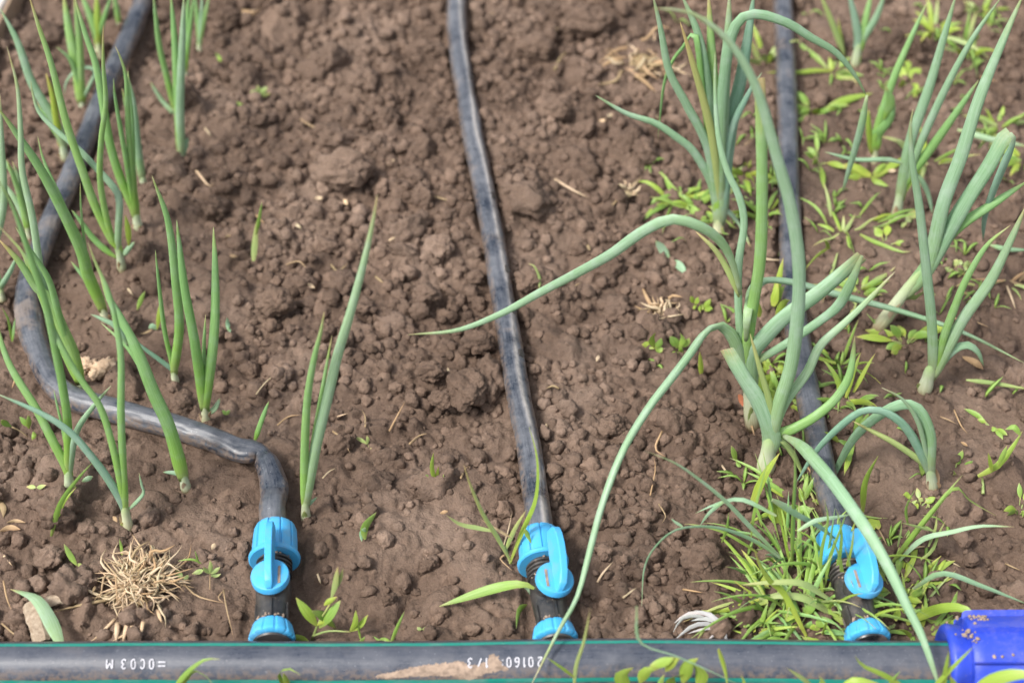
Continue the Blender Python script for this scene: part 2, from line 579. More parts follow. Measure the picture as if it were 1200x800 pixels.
# hoses and the main pipe press the soil down
HOSES = {
    'left': [(320.5, 622), (320.5, 600), (321.5, 580), (319, 562), (312, 541), (307, 531), (300, 529), (288, 528), (270, 523), (240, 511), (195, 497), (140, 482), (90, 468), (62, 448), (45, 412), (34, 375),
             (33, 335), (48, 290), (66, 246), (84, 205), (100, 165), (114, 130), (130, 90), (146, 55), (160, 22), (170, -8), (182, -60)],
    'middle': [(633, 630), (629.5, 603), (627, 575), (619, 520), (609, 470), (599, 410), (589, 350), (579, 285), (567, 222), (555, 165), (546, 112), (539, 70), (535, 30), (535, -8), (533, -70)],
    'right': [(985, 630), (977, 602), (969, 570), (960, 525), (950, 480), (941, 430), (933, 380), (928, 325), (926, 260), (924, 200), (923, 140), (921, 90), (919, 40), (917, -8), (914, -70)],
}
HR = 0.0094
HOSE_Z = 0.0080
PIPE_R, PIPE_Z = 0.0160, 0.0145
PIPE_Y = float(at_z(600, 778.5, PIPE_Z)[1] + 0.0)
hose_path = {}
XC, YC = GX[core], GY[core]
for nm, pts in HOSES.items():
    P = [at_z(x, y, HOSE_Z) for x, y in pts]
    P[0][2] = P[1][2] = PIPE_Z
    hose_path[nm] = P
    Q = spline(P, 220)
    for q in Q:
        i, j = int((q[0] - XF0) / STEP), int((q[1] - YF0) / STEP)
        k = 16
        i0, i1, j0, j1 = max(0, i - k), min(nxc, i + k + 1), max(0, j - k), min(nyc, j + k + 1)
        if i0 >= i1 or j0 >= j1:
            continue
        d = np.hypot(XC[i0:i1, j0:j1] - q[0], YC[i0:i1, j0:j1] - q[1])
        lim = -0.0015 + np.clip(d - HR * 0.95, 0, 1) * 1.6
        Hc[i0:i1, j0:j1] = np.minimum(Hc[i0:i1, j0:j1], lim)
d = np.abs(YC - PIPE_Y)
Hc = np.minimum(Hc, -0.001 + np.clip(d - PIPE_R * 0.9, 0, 1) * 1.3)
for (px, nut_y) in ((318, 680), (647, 690), (1017, 680)):        # soil scooped out round the valves
    g = at_z(px, nut_y, PIPE_Z)
    dd = np.hypot((XC - g[0]), np.clip(np.abs(YC - g[1]) - 0.05, 0, 1))
    Hc = np.minimum(Hc, -0.003 + np.clip(dd - 0.017, 0, 1) * 1.4)
edge = np.minimum(np.minimum(XC - XF0, XF1 - XC), np.minimum(YC - YF0, YF1 - YC))
bl = np.clip(edge / 0.05, 0, 1)
H[core] = H[core] * (1 - bl) + Hc * bl


def gz(x, y):
    i = min(max(int(round((x - XF0) / STEP)), 0), nxc - 1)
    j = min(max(int(round((y - YF0) / STEP)), 0), nyc - 1)
    return float(H[ix0 + i, iy0 + j])


def gnd(px, py, lift=0.0):
    z = 0.0
    for _ in range(5):
        p = at_z(px, py, z)
        z = 0.5 * z + 0.5 * (gz(p[0], p[1]) + lift)
    p = at_z(px, py, z)
    return p


nx, ny = len(xs), len(ys)
idx = np.arange(nx * ny).reshape(nx, ny)
quads = np.stack([idx[:-1, :-1], idx[1:, :-1], idx[1:, 1:], idx[:-1, 1:]], -1).reshape(-1, 4)
TONE = np.zeros(GX.shape)
TONE[core] = tone
soil = mesh_np('soil_ground', np.stack([GX, GY, H], -1).reshape(-1, 3), quads, M['soil'], attrs={'tone': TONE.ravel()})
soil['kind'] = 'structure'


# clods lying on the soil -------------------------------------------------
def ico(sub):
    t = (1 + 5 ** 0.5) / 2
    v = [(-1, t, 0), (1, t, 0), (-1, -t, 0), (1, -t, 0), (0, -1, t), (0, 1, t), (0, -1, -t), (0, 1, -t), (t, 0, -1), (t, 0, 1), (-t, 0, -1), (-t, 0, 1)]
    f = [(0, 11, 5), (0, 5, 1), (0, 1, 7), (0, 7, 10), (0, 10, 11), (1, 5, 9), (5, 11, 4), (11, 10, 2), (10, 7, 6), (7, 1, 8), (3, 9, 4), (3, 4, 2), (3, 2, 6), (3, 6, 8), (3, 8, 9),
         (4, 9, 5), (2, 4, 11), (6, 2, 10), (8, 6, 7), (9, 8, 1)]
    v = [np.array(x) / np.linalg.norm(x) for x in v]
    for _ in range(sub):
        mid, nf = {}, []

        def m(a, b):
            k = (min(a, b), max(a, b))
            if k not in mid:
                q = v[a] + v[b]
                v.append(q / np.linalg.norm(q))
                mid[k] = len(v) - 1
            return mid[k]
        for a, b, c in f:
            x, y, z = m(a, b), m(b, c), m(c, a)
            nf += [(a, x, z), (b, y, x), (c, z, y), (x, y, z)]
        f = nf
    return np.array(v), np.array(f)


def lump(sub, seed, rough=1.0):
    v, f = ico(sub)
    out = v.copy()
    o = Vector((seed * 7.13, seed * 3.7, seed * 1.9))
    for i, p in enumerate(v):
        q = Vector(p)
        d = 0.30 * mnoise.noise(q * 1.1 + o) + 0.20 * mnoise.noise(q * 2.3 + o) + rough * (0.34 * abs(mnoise.noise(q * 3.4 + o)) + 0.20 * abs(mnoise.noise(q * 7.5 + o)) + 0.05 * mnoise.noise(q * 14 + o) - .12)
        cell = mnoise.voronoi(q * 1.5 + o)[0]
        d += 0.30 * min(.6, cell[1] - cell[0]) - 0.14
        out[i] = p * (1 + d)
    return out, f


def rot_np(n):
    q = rng.normal(size=(n, 4))
    q /= np.linalg.norm(q, axis=1)[:, None]
    a, b, c, d_ = q.T
    return np.stack([np.stack([1 - 2 * (c * c + d_ * d_), 2 * (b * c - d_ * a), 2 * (b * d_ + c * a)], -1),
                     np.stack([2 * (b * c + d_ * a), 1 - 2 * (b * b + d_ * d_), 2 * (c * d_ - b * a)], -1),
                     np.stack([2 * (b * d_ - c * a), 2 * (c * d_ + b * a), 1 - 2 * (b * b + c * c)], -1)], -2)


hose_samples = np.vstack([spline(P, 160)[:, :2] for P in hose_path.values()])


def free(x, y, r):
    if abs(y - PIPE_Y) < PIPE_R + r * 0.8:
        return False
    if np.min(np.hypot(hose_samples[:, 0] - x, hose_samples[:, 1] - y)) < HR + r * 0.75:
        return False
    for (px, py) in ((318, 660), (318, 710), (640, 650), (650, 710), (1000, 650), (1020, 710)):
        g = at_z(px, py, PIPE_Z)
        if math.hypot(g[0] - x, g[1] - y) < 0.02 + r:
            return False
    return True


def spots(n, rmin, rmax, pw, lo=0.0):
    out = []
    tries = 0
    while len(out) < n and tries < n * 60:
        tries += 1
        x, y = random.uniform(-0.54, 0.54), random.uniform(0.52, 1.47)
        c = CRUMB[ix0 + int((x - XF0) / STEP), iy0 + int((y - YF0) / STEP)]
        if random.random() > lo + (1 - lo) * c ** 1.2:
            continue
        r = rmin + (rmax - rmin) * random.random() ** pw
        if free(x, y, r):
            out.append((x, y, r))
    return out


clod_meshes = []
for k in range(14):
    v, f = lump(3, k + 1)
    me = bpy.data.meshes.new('clod')
    me.from_pydata([tuple(x) for x in v], [], [tuple(int(i) for i in q) for q in f])
    me.polygons.foreach_set('use_smooth', [True] * len(me.polygons))
    me.materials.append(M['soil'])
    clod_meshes.append(me)
# those that show largest, each an object, part of the soil
for (x, y, r) in spots(298, 0.0060, 0.0190, 1.8):
    o = bpy.data.objects.new('clod', random.choice(clod_meshes))
    COL.objects.link(o)
    o.parent = soil
    o.location = (x, y, gz(x, y) + r * random.uniform(-0.25, 0.25))
    o.rotation_euler = (random.uniform(0, 6.28), random.uniform(0, 6.28), random.uniform(0, 6.28))
    o.scale = (r * random.uniform(.8, 1.35), r * random.uniform(.75, 1.2), r * random.uniform(.55, .95))


def crumbs(sub, pts, nvar):
    var = [lump(sub, 40 + k, 0.8) for k in range(nvar)]
    f = var[0][1]
    B = np.stack([q[0] for q in var])
    n = len(pts)
    R = rot_np(n)
    P = np.array(pts)
    sc = P[:, 2][:, None] * rng.uniform(0.75, 1.25, (n, 3))
    V = B[rng.integers(0, nvar, n)] * sc[:, None, :]
    V = np.einsum('nij,nkj->nki', R, V)
    Z = np.array([gz(x, y) + r * random.uniform(-0.1, 0.55) for x, y, r in pts])
    V += np.stack([P[:, 0], P[:, 1], Z], -1)[:, None, :]
    fs = f[None] + (np.arange(n) * B.shape[1])[:, None, None]
    return V.reshape(-1, 3), fs.reshape(-1, 3), np.repeat(rng.uniform(-1, 1, n), B.shape[1])


V1, F1, T1 = crumbs(2, spots(4000, 0.0028, 0.0074, 1.7, 0.0), 14)
V2, F2, T2 = crumbs(1, spots(5000, 0.0008, 0.0030, 1.8, 0.10), 14)
cr = mesh_np('soil_crumbs', np.vstack([V1, V2]), np.vstack([F1, F2 + len(V1)]), M['soil'], soil, attrs={'tone': np.concatenate([T1, T2])})
cr['kind'] = 'stuff'

# clods that stand out, things of their own
for (px, py, wpx, asp, lab) in [
    (548, 456, 46, 1.22, 'large rounded brown clod beside the middle hose'),
    (405, 208, 62, .68, 'wide flat pale brown clod between the left and middle hoses'),
    (690, 30, 56, .55, 'broad dark brown clod near the top, right of the middle hose'),
    (628, 58, 44, .8, 'lumpy brown clod touching the right side of the middle hose at the top'),
    (822, 652, 46, .9, 'flat topped brown clod under the arching grass blades near the white papery scrap'),
    (515, 292, 34, .9, 'brown clod just left of the middle hose, level with the long onion leaf'),
    (618, 326, 30, 1.0, 'brown clod pressed against the right of the middle hose above the crossing onion leaf'),
    (325, 358, 44, .75, 'brown clod lying left of the slender centre onion tip'),
    (505, 437, 34, .7, 'angular brown clod left of the large rounded clod'),
    (520, 478, 28, .8, 'small brown clod below the large rounded clod'),
    (500, 350, 32, .8, 'dark brown clod under the tip of the crossing onion leaf'),
    (652, 130, 38, .7, 'brown clod in the crumbly strip right of the middle hose'),
    (560, 405, 38, .8, 'brown clod directly behind the large rounded clod'),
    (715, 500, 30, .8, 'brown clod in the strip between middle hose and big onion leaf'),
    (60, 655, 34, .8, 'brown clod near the left edge above the wood chip'),
]:
    g = gnd(px, py + wpx * asp * 0.25)
    r = wpx / 2 * pxm(g)
    v, f = lump(4, px * 0.37 + py * 0.11, 0.42)
    v = v / np.percentile(np.linalg.norm(v, axis=1), 80)
    v = v * np.array((r * 1.08, r * asp * 1.12, r * 0.80))
    v = v + np.array((g[0], g[1], max(g[2], 0) + r * 0.52))
    tag(mesh_np('soil_clod', v, f, M['soil'], None, True, {'tone': np.full(len(v), -.25 if 'dark' in lab else .55)}, g), lab, 'clod')
g = gnd(113, 434)
mb = MB()
for dx, dy, rr, sd in ((-.008, .003, .0075, 71), (.006, 0, .0085, 72), (.001, -.006, .006, 73)):
    v, f = lump(3, sd, 1.6)
    mb.add(v * rr * np.array((1, 1, .75)) + g + np.array((dx, dy, .003)), [tuple(q) for q in f])
tag(mb.build('clay_lump', M['clay'], None, g, auto=0), 'small pale tan lump of dry clay inside the bend of the left hose', 'clay lump')


# ------------------------------------------------------------------ main pipe, coupling
def sag(x):                        # the pipe does not lie dead straight
    return 0.0010 * math.sin(x * 9 + .6) + 0.0006 * math.sin(x * 21)


def cyl_pt(x, phi, r=PIPE_R):
    """phi measured up from the side of the pipe that faces the camera"""
    return np.array((x, PIPE_Y + sag(x) - r * math.cos(phi), PIPE_Z + r * math.sin(phi)))


px_x = lambda px: float(at_y(px, 766, PIPE_Y - 0.009)[0])
XL, XR = -1.2, px_x(1150)
pipe = empty('irrigation_pipe', (0, PIPE_Y, PIPE_Z), 'thick grey black main water pipe with green stripes along the front edge', 'pipe')
P = np.stack([np.linspace(XL, XR, 90), PIPE_Y + np.array([sag(q) for q in np.linspace(XL, XR, 90)]), np.full(90, PIPE_Z)], 1)
V, fs, at = sweep(P, np.full(90, PIPE_R), np.full(90, PIPE_R), (0, 1, 0), 40)
mesh_np('tube', V, fs, M['main'], pipe, True, at, (0, PIPE_Y, PIPE_Z))
PHI0 = math.radians(56.7)


def cyl_patch(name, m, cells, h, step):
    """cells: set of (i, j) in a (x, phi) grid; a thin shell over the pipe"""
    verts, fcs, vid = [], [], {}

    def vert(i, j):
        if (i, j) not in vid:
            vid[(i, j)] = len(verts)
            inner = all((i - a, j - b) in cells for a in (0, 1) for b in (0, 1))
            hh = 0.0001 if not inner else h * (0.9 + 0.9 * mnoise.noise(Vector((i * .10, j * .22, 3))) + .5 * mnoise.noise(Vector((i * .4, j * .5, 8))))
            verts.append(cyl_pt(i * step, j * step / PIPE_R, PIPE_R + max(0.0001, hh)))
        return vid[(i, j)]
    for (i, j) in cells:
        fcs.append((vert(i, j), vert(i + 1, j), vert(i + 1, j + 1), vert(i, j + 1)))
    return mesh_np(name, verts, fcs, m, pipe, True, None, (0, PIPE_Y, PIPE_Z))


for a, b in ((51, 63), (-48, -35), (-140, -125), (150, 168)):
    v, f = [], []
    n = 160
    A = np.linspace(PHI0 + math.radians(a), PHI0 + math.radians(b), 5)
    for i in range(n + 1):
        x = XL + (XR - XL) * i / n
        wob = 0.012 * math.sin(i * .7) + 0.008 * math.sin(i * 1.9)
        for q in A:
            v.append(cyl_pt(x, q + wob, PIPE_R + 0.00022))
    for i in range(n):
        for j in range(4):
            f.append((i * 5 + j, (i + 1) * 5 + j, (i + 1) * 5 + j + 1, i * 5 + j + 1))
    mesh_np('stripe', v, f, M['green'], pipe, True, None, (0, PIPE_Y, PIPE_Z))

GLY = {
    '0': [[(.15, .2), (.1, .75), (.3, 1), (.55, .9), (.6, .5), (.58, .15), (.35, 0), (.18, .12)]],
    'o': [[(.58, .75), (.4, 1), (.15, .85), (.08, .5), (.15, .14), (.38, 0), (.58, .2)]],
    '1': [[(.2, .8), (.36, 1), (.36, 0)]],
    '2': [[(.1, .78), (.3, 1), (.55, .85), (.5, .55), (.1, .05), (.6, .05)]],
    '3': [[(.1, .88), (.35, 1), (.58, .78), (.35, .53), (.6, .28), (.35, 0), (.08, .12)]],
    '6': [[(.55, .9), (.3, 1), (.1, .6), (.12, .15), (.35, 0), (.58, .2), (.5, .48), (.15, .42)]],
    '/': [[(.1, 0), (.5, .9)]],
    ':': [[(.3, .2), (.3, .34)], [(.3, .68), (.3, .82)]],
    '=': [[(.0, .3), (.95, .3)], [(.0, .72), (.95, .72)]],
    'M': [[(.05, 0), (.08, .95), (.4, .45), (.75, .95), (.8, 0)]],
}


def lettering(items, row0):
    """items: (glyph, left photo x of glyph); read from the far side of the pipe, so turned by half a turn"""
    mb = MB()
    hgt = 0.0056
    for ch, pxl in items:
        x0 = px_x(pxl)
        for st in GLY[ch]:
            Q = spline([(x, y, 0) for x, y in st], 12 * len(st))[:, :2] if len(st) > 2 else np.array(st)
            pts = []
            for (gx, gy) in Q:
                pts.append((x0 + (0.95 - gx) * 0.0050, row0 + (0.5 - gy) * hgt))
            pts = np.array(pts)
            T = np.gradient(pts, axis=0)
            T /= np.linalg.norm(T, axis=1)[:, None] + 1e-12
            Nn = np.stack([-T[:, 1], T[:, 0]], 1) * 0.00040
            v = []
            for p, q in zip(pts, Nn):
                for s in (-1, 1):
                    a = p + q * s
                    v.append(cyl_pt(a[0], PHI0 + a[1] / PIPE_R, PIPE_R + 0.0009))
            mb.add(v, [(2 * i, 2 * i + 1, 2 * i + 3, 2 * i + 2) for i in range(len(pts) - 1)])
    mb.build('lettering', M['print'], pipe, (0, PIPE_Y, PIPE_Z), auto=0)


lettering([('M', 120), ('3', 136), ('0', 147.5), ('o', 158), ('0', 169), ('=', 182)], 0.0009)
lettering([('3', 545), ('/', 556), ('1', 564.5), (':', 583), ('0', 591), ('6', 600.5), ('1', 609), ('0', 617), ('2', 627.5)], 0.0012)

MUD = [(440, 790), (465, 785), (492, 779.5), (515, 777), (540, 774), (546, 780), (560, 779), (570, 775), (572, 768), (578, 767), (584, 770), (587, 778), (596, 785), (585, 787), (566, 790),
       (550, 797), (542, 796), (530, 792), (500, 791), (470, 793), (442, 794)]


def inside(x, y, poly):
    c = False
    for i in range(len(poly)):
        (x1, y1), (x2, y2) = poly[i - 1], poly[i]
        if (y1 > y) != (y2 > y) and x < (x2 - x1) * (y - y1) / (y2 - y1) + x1:
            c = not c
    return c


cells = set()
st = 0.0006
for i in range(int(px_x(432) / st), int(px_x(604) / st)):
    for j in range(int((PHI0 - .9) * PIPE_R / st), int((PHI0 + .5) * PIPE_R / st)):
        ppx = 600 + i * st / pxm((0, PIPE_Y - 0.009, PIPE_Z + .013))
        row = 778.5 - math.sin(j * st / PIPE_R - PHI0) * PIPE_R / pxm((0, PIPE_Y - .009, PIPE_Z + .013))
        nz = Vector((ppx * .12, row * .2, 0))
        if inside(ppx + 3 * mnoise.noise(nz), row + 1.6 * mnoise.noise(nz * 2 + Vector((9, 9, 9))), MUD):
            cells.add((i, j))
cyl_patch('mud_smear', M['mud'], cells, 0.00032, st)['label'] = 'dried tan mud smeared over the print'

# royal blue coupling on the right end of the pipe
cx0 = px_x(1117)
cpl = empty('pipe_coupling', (cx0, PIPE_Y, 0), 'royal blue compression coupling with dirt on top at the right end of the main pipe', 'coupling')
EX, EY, EZ = np.array((1., 0, 0)), np.array((0, 1., 0)), np.array((0, 0, 1.))
org = (cx0, PIPE_Y, PIPE_Z)
v, f = lathe([(0.002, .0166), (0, .020), (-0.001, .0235), (0.0005, .0262), (.003, .0270), (.007, .0262), (.011, .0255), (.013, .0255)], org, EY, EX, EZ, 64)
MB().add(v, f).build('collar', M['royal'], cpl, (cx0, PIPE_Y, 0), auto=50)


def flutes(a, yy):
    u = (a * 9 / (2 * math.pi)) % 1
    s = 1.0
    if u < 0.10:
        s = 1.0 + 0.12 * min(1, u / .03, (0.10 - u) / .03)
    return s


prof = [(.0118, .0268), (.0126, .0305), (.0145, .0318), (.020, .0321), (.055, .0323), (.100, .0325), (.104, .0316), (.106, .028)]
v, f = lathe(prof, org, EY, EX, EZ, 180, flutes)
MB().add(v, f).build('coupling_nut', M['royal'], cpl, (cx0, PIPE_Y, 0), auto=40)
v, f = lathe([(.107, .024), (.108, .0275), (.150, .0275), (.190, .0275), (.191, .024)], org, EY, EX, EZ, 64)
MB().add(v, f).build('coupling_body', M['royal'], cpl, (cx0, PIPE_Y, 0), auto=40)
mb = MB()
for (px, py, n, sp) in ((1162, 724, 18, .007), (1174, 720, 5, .003), (1141, 742, 14, .003), (1144, 752, 6, .003), (1185, 768, 5, .006)):
    for k in range(n):
        a = at_y(px, py, PIPE_Y - 0.006)
        x = a[0] + random.gauss(0, sp)
        row = 778.5 - (py + random.gauss(0, 2.0))
        sn = max(-.9, min(.97, row * pxm(a) / .0321))
        phi = PHI0 + math.asin(sn)
        q = cyl_pt(x, phi, .0324)
        vv, ff = lump(1, k + px, 1)
        mb.add(vv * random.uniform(.0004, .0015) + q, [tuple(z) for z in ff])
mb.build('dried_soil', M['mud'], cpl, (cx0, PIPE_Y, 0), auto=0)['label'] = 'dry tan soil crumbs on top'


# ------------------------------------------------------------------ drip hoses
def hose(nm, label, flat, ridge):
    P = hose_path[nm]
    n = 420
    Q = spline(P, n)
    base = Q[len(Q) // 2]
    o = base.copy()
    L = np.concatenate([[0], np.cumsum(np.linalg.norm(np.diff(Q, axis=0), axis=1))])
    ns = 48
    ang = np.linspace(0, 2 * math.pi, ns, endpoint=False)
    jit = np.ones((n, ns))
    seam = np.zeros((n, ns))
    sd = {'left': 3, 'middle': 17, 'right': 29}[nm]
    for i in range(n):
        for j, a in enumerate(ang):
            jit[i, j] = 1 + 0.06 * mnoise.noise(Vector((L[i] * 28, math.cos(a), math.sin(a) + sd))) + 0.03 * mnoise.noise(Vector((L[i] * 75, 2 * math.cos(a), 2 * math.sin(a) + sd)))
            qv = Vector((L[i] * 16 + sd, 1.3 * math.cos(a), 1.3 * math.sin(a)))
            jit[i, j] -= 0.055 * max(0, 1 - abs(mnoise.noise(qv)) * 7) + 0.04 * max(0, 1 - abs(mnoise.noise(qv * 2.7)) * 6)
            if ridge:                       # the seam folded along the tube
                c = math.radians(74) + 0.30 * mnoise.noise(Vector((L[i] * 10, sd, 0))) - 0.25 * L[i]
                dd = (a - c + math.pi) % (2 * math.pi) - math.pi
                seam[i, j] = math.exp(-((dd + .1) / .17) ** 2)
                jit[i, j] += 0.10 * math.exp(-(dd / .11) ** 2) - 0.05 * math.exp(-((dd - .35) / .2) ** 2)
    wv, tv = np.full(n, HR), np.full(n, HR)
    for (px, py, kw, kt, sig) in flat:
        g = at_z(px, py, HOSE_Z)
        e = np.exp(-(np.hypot(Q[:, 0] - g[0], Q[:, 1] - g[1]) / sig) ** 2)
        wv *= 1 + (kw - 1) * e
        tv *= 1 + (kt - 1) * e
    T = np.gradient(Q, axis=0)
    V, fs, at = sweep(Q, wv, tv, (1, 0, 0), ns, 0, jit)
    at['seam'] = np.concatenate([seam.ravel(), [0, 0]])
    root = empty('drip_hose', o, label, 'hose')
    mesh_np('tube', V, fs, M['hose'], root, True, at, o)
    return root, Q


r_, Q_ = hose('left', 'dusty black drip hose kinked near its valve and curving up through the left onions',
              [(308, 532, .62, .55, .0065), (320, 572, 1.14, .80, .010), (35, 375, 1.15, .85, .03), (284, 528, 1.08, .80, .010)], False)
r_, Qm = hose('middle', 'straight black drip hose with pale crease up the middle of the bare soil', [(548, 112, .92, 1, .02), (590, 350, .97, 1, .02)], True)
for (px, py) in ((591, 316), (611, 414), (548, 90), (577, 230), (601, 365)):     # slot emitters
    g = at_z(px, py, HOSE_Z + .006)
    k = int(np.argmin(np.hypot(Qm[:, 0] - g[0], Qm[:, 1] - g[1])))
    tdir = Qm[min(k + 1, len(Qm) - 1)] - Qm[k - 1]
    tdir /= np.linalg.norm(tdir)
    sx = np.array((tdir[1], -tdir[0], 0))
    c = Qm[k] + sx * HR * .70 + np.array((0, 0, HR * .74))
    nn = sx * .69 + np.array((0, 0, .72))
    s2 = np.cross(nn, tdir)
    v = []
    for zz in (-.0012, .0006):
        for aa, bb in ((-.0040, -.0010), (-.001, -.0030), (.0042, -.0012), (.0030, .0022), (-.0032, .0024)):
            v.append(c + nn * zz + tdir * aa + s2 * bb)
    MB().add(v, [(4, 3, 2, 1, 0), (5, 6, 7, 8, 9)] + [(i, (i + 1) % 5, (i + 1) % 5 + 5, i + 5) for i in range(5)]).build('emitter_slot', M['black'], r_, np.array(r_.location), smooth=False)
hose('right', 'worn scuffed black drip hose on the right, running behind the large onion plants', [(940, 430, 1.05, .9, .03)], False)


# ------------------------------------------------------------------ valves
def box_uv(c, X, Y, Z, hx, y0, y1, z00, z01, z10, z11):
    """bar from y0 to y1, bottom/top heights given at both ends"""
    v = []
    for yy, lo, hi in ((y0, z00, z01), (y1, z10, z11)):
        for sx, zz in ((-1, lo), (1, lo), (1, hi), (-1, hi)):
            v.append(c + X * hx * sx + Y * yy + Z * zz)
    return v, [(3, 2, 1, 0), (4, 5, 6, 7), (0, 1, 5, 4), (1, 2, 6, 5), (2, 3, 7, 6), (3, 0, 4, 7)]


def valve(pipe_px, nut_px, roll, label, dirt=1, lean=0.0):
    a = at_z(pipe_px[0], pipe_px[1], PIPE_Z + .013)
    a = np.array((a[0], PIPE_Y, PIPE_Z))
    b = at_z(nut_px[0], nut_px[1], PIPE_Z + .012)
    b[2] = PIPE_Z + .001
    Y = b - a
    LN = np.linalg.norm(Y)
    Y /= LN
    X0 = np.cross(Y, EZ)
    X0 /= np.linalg.norm(X0)
    Zc = np.cross(X0, Y)
    c, s = math.cos(roll), math.sin(roll)
    X = X0 * c - Zc * s
    Z = X0 * s + Zc * c
    root = empty('shutoff_valve', a + Y * 0.06, label, 'valve', 'blue drip hose valves along the main pipe')
    O = np.array(root.location)
    k = LN / 0.1158

    def L(prof, n=48, rf=None):
        return lathe([(y * k, r) for y, r in prof], a, X, Y, Z, n, rf)

    def ribs(cnt, dep, wd, ph=0.0):
        def f(an, yy):
            u = ((an + ph) * cnt / (2 * math.pi)) % 1
            return 1 - dep * math.exp(-((u - .5) / wd) ** 4)
        return f
    v, f = L([(.0155, .0085), (.0158, .0125), (.017, .0130), (.0174, .0110), (.0205, .0110)])
    MB().add(v, f).build('saddle_collar', M['black'], root, O, auto=40)
    v, f = L([(.0185, .0105), (.0187, .0142), (.0195, .0154), (.0210, .0157), (.0225, .0152), (.0270, .0142), (.0300, .0134), (.0312, .0124), (.0314, .009)], 144, ribs(12, .055, .12))
    MB().add(v, f).build('lower_nut', M['cyan'], root, O, auto=38)
    mb = MB()
    v, f = L([(.0300, .0060), (.0302, .0102), (.037, .0106), (.044, .0112), (.052, .0118), (.060, .0122), (.067, .0118), (.071, .0108), (.092, .0105)])
    mb.add(v, f)
    for an in (-50, 25, 90, 155, 230):          # gusset ribs on the barrel
        q = math.radians(an)
        rd = X * math.cos(q) + Z * math.sin(q)
        sdv = np.cross(Y, rd)
        v = []
        for yy, hh in ((.0316 * k, .0124), (.046 * k, .0124)):
            for sx, zz in ((-1, .007), (1, .007), (1, hh), (-1, hh)):
                v.append(a + Y * yy + sdv * .0008 * sx + rd * zz)
        mb.add(v, [(3, 2, 1, 0), (4, 5, 6, 7), (0, 1, 5, 4), (1, 2, 6, 5), (2, 3, 7, 6), (3, 0, 4, 7)])
    dc = a + Y * .0588 * k
    v, f = lathe([(-.006, .0105), (.010, .0108), (.0125, .0100), (.0150, .0092)], dc, X, Z, -Y, 40)
    mb.add(v, f)
    mb.build('barrel', M['black'], root, O, auto=35)
    mb = MB()
    for i in range(4):
        y0 = .0720 + i * .0034
        v, f = L([(y0, .0100), (y0 + .0004, .0124), (y0 + .0014, .0126), (y0 + .0019, .0122), (y0 + .0022, .0100)])
        mb.add(v, f)
    mb.build('thread', M['black'], root, O, auto=35)
    v, f = L([(.0862, .0120), (.0858, .0168), (.0866, .0178), (.0885, .0180), (.0895, .0174), (.0900, .0165), (.0905, .0160), (.104, .0155), (.1115, .0150), (.1145, .0140), (.1158, .0122), (.1158, .0096)],
             200, lambda an, yy: (1.0 if yy < .0898 * k else 1 - .075 * (1 if ((an * 11 / (2 * math.pi)) % 1) < .16 else 0)))
    MB().add(v, f).build('upper_nut', M['cyan'], root, O, auto=38)
    h = MB()
    v, f = lathe([(.0150, .0095), (.0152, .0122), (.0160, .0130), (.0200, .0131), (.0212, .0126), (.0216, .0118)], dc, X, Z, -Y, 56)
    h.add(v, f)
    hd = h.build('handle', M['cyan'], root, O, auto=40)
    fin = MB()
    # lever: a deep thin fin that rises from the disc and reaches over the nut
    prof = [(-.0125, .0195, .0235), (-.0098, .0195, .0280), (-.002, .0195, .0318), (.010, .0195, .0336), (.022, .0200, .0340), (.031, .0206, .0330), (.0375, .0212, .0310), (.0400, .0222, .0285)]
    v, f = [], []
    for (yy, lo, hi) in prof:
        wd = (.0031 if yy > -.01 else .0022)
        for sx, zz in ((-1, lo), (1, lo), (1, hi), (-1, hi)):
            v.append(dc + X * (wd * (1.0 if zz == lo else .80) * sx + lean * (.25 + .75 * (zz - .0195) / .0145)) + Y * yy * k + Z * zz)
    m = len(prof)
    for i in range(m - 1):
        for j in range(4):
            f.append((i * 4 + j, i * 4 + (j + 1) % 4, (i + 1) * 4 + (j + 1) % 4, (i + 1) * 4 + j))
    f += [(3, 2, 1, 0), ((m - 1) * 4, (m - 1) * 4 + 1, (m - 1) * 4 + 2, (m - 1) * 4 + 3)]
    fin.add(v, f)
    fin.build('lever', M['cyan'], hd, None, bevel=.0006, auto=40).data.transform(__import__('mathutils').Matrix.Translation(tuple(-O)))
    dm = MB()
    v, f = box_uv(dc + X * .0064 * dirt, X, Y, Z, .0009, -.008, .006, .0214, .0221, .0214, .0221)
    dm.add(v, f)
    dm.build('dirt_line', M['mud'], hd, O, smooth=False)
    cm = MB()
    for q in range(34):
        an = random.uniform(.3, 2.8)
        yy = random.choice((.0325, .0345, .0705, .0715, .0845, .0335)) * k + random.gauss(0, .0008)
        rr = .0121 if yy > .06 else .0108
        p = a + Y * yy + (X * math.cos(an) + Z * math.sin(an)) * rr
        vv, ff = lump(1, q + 300)
        cm.add(vv * random.uniform(.0004, .0013) + p, [tuple(z) for z in ff])
    cm.build('dried_soil', M['mud'], root, O, auto=0)
    return root


valve((317, 752), (321, 606), math.radians(-1), 'blue and black valve on the left kinked hose, lever pointing straight along it')
valve((655, 752), (631, 613), math.radians(13), 'blue and black valve on the middle hose, lever tilted right, in open soil', -1, .0038)
valve((1026, 750), (981, 615), math.radians(13), 'blue and black valve on the right hose, half hidden by grass', -1, .0034)


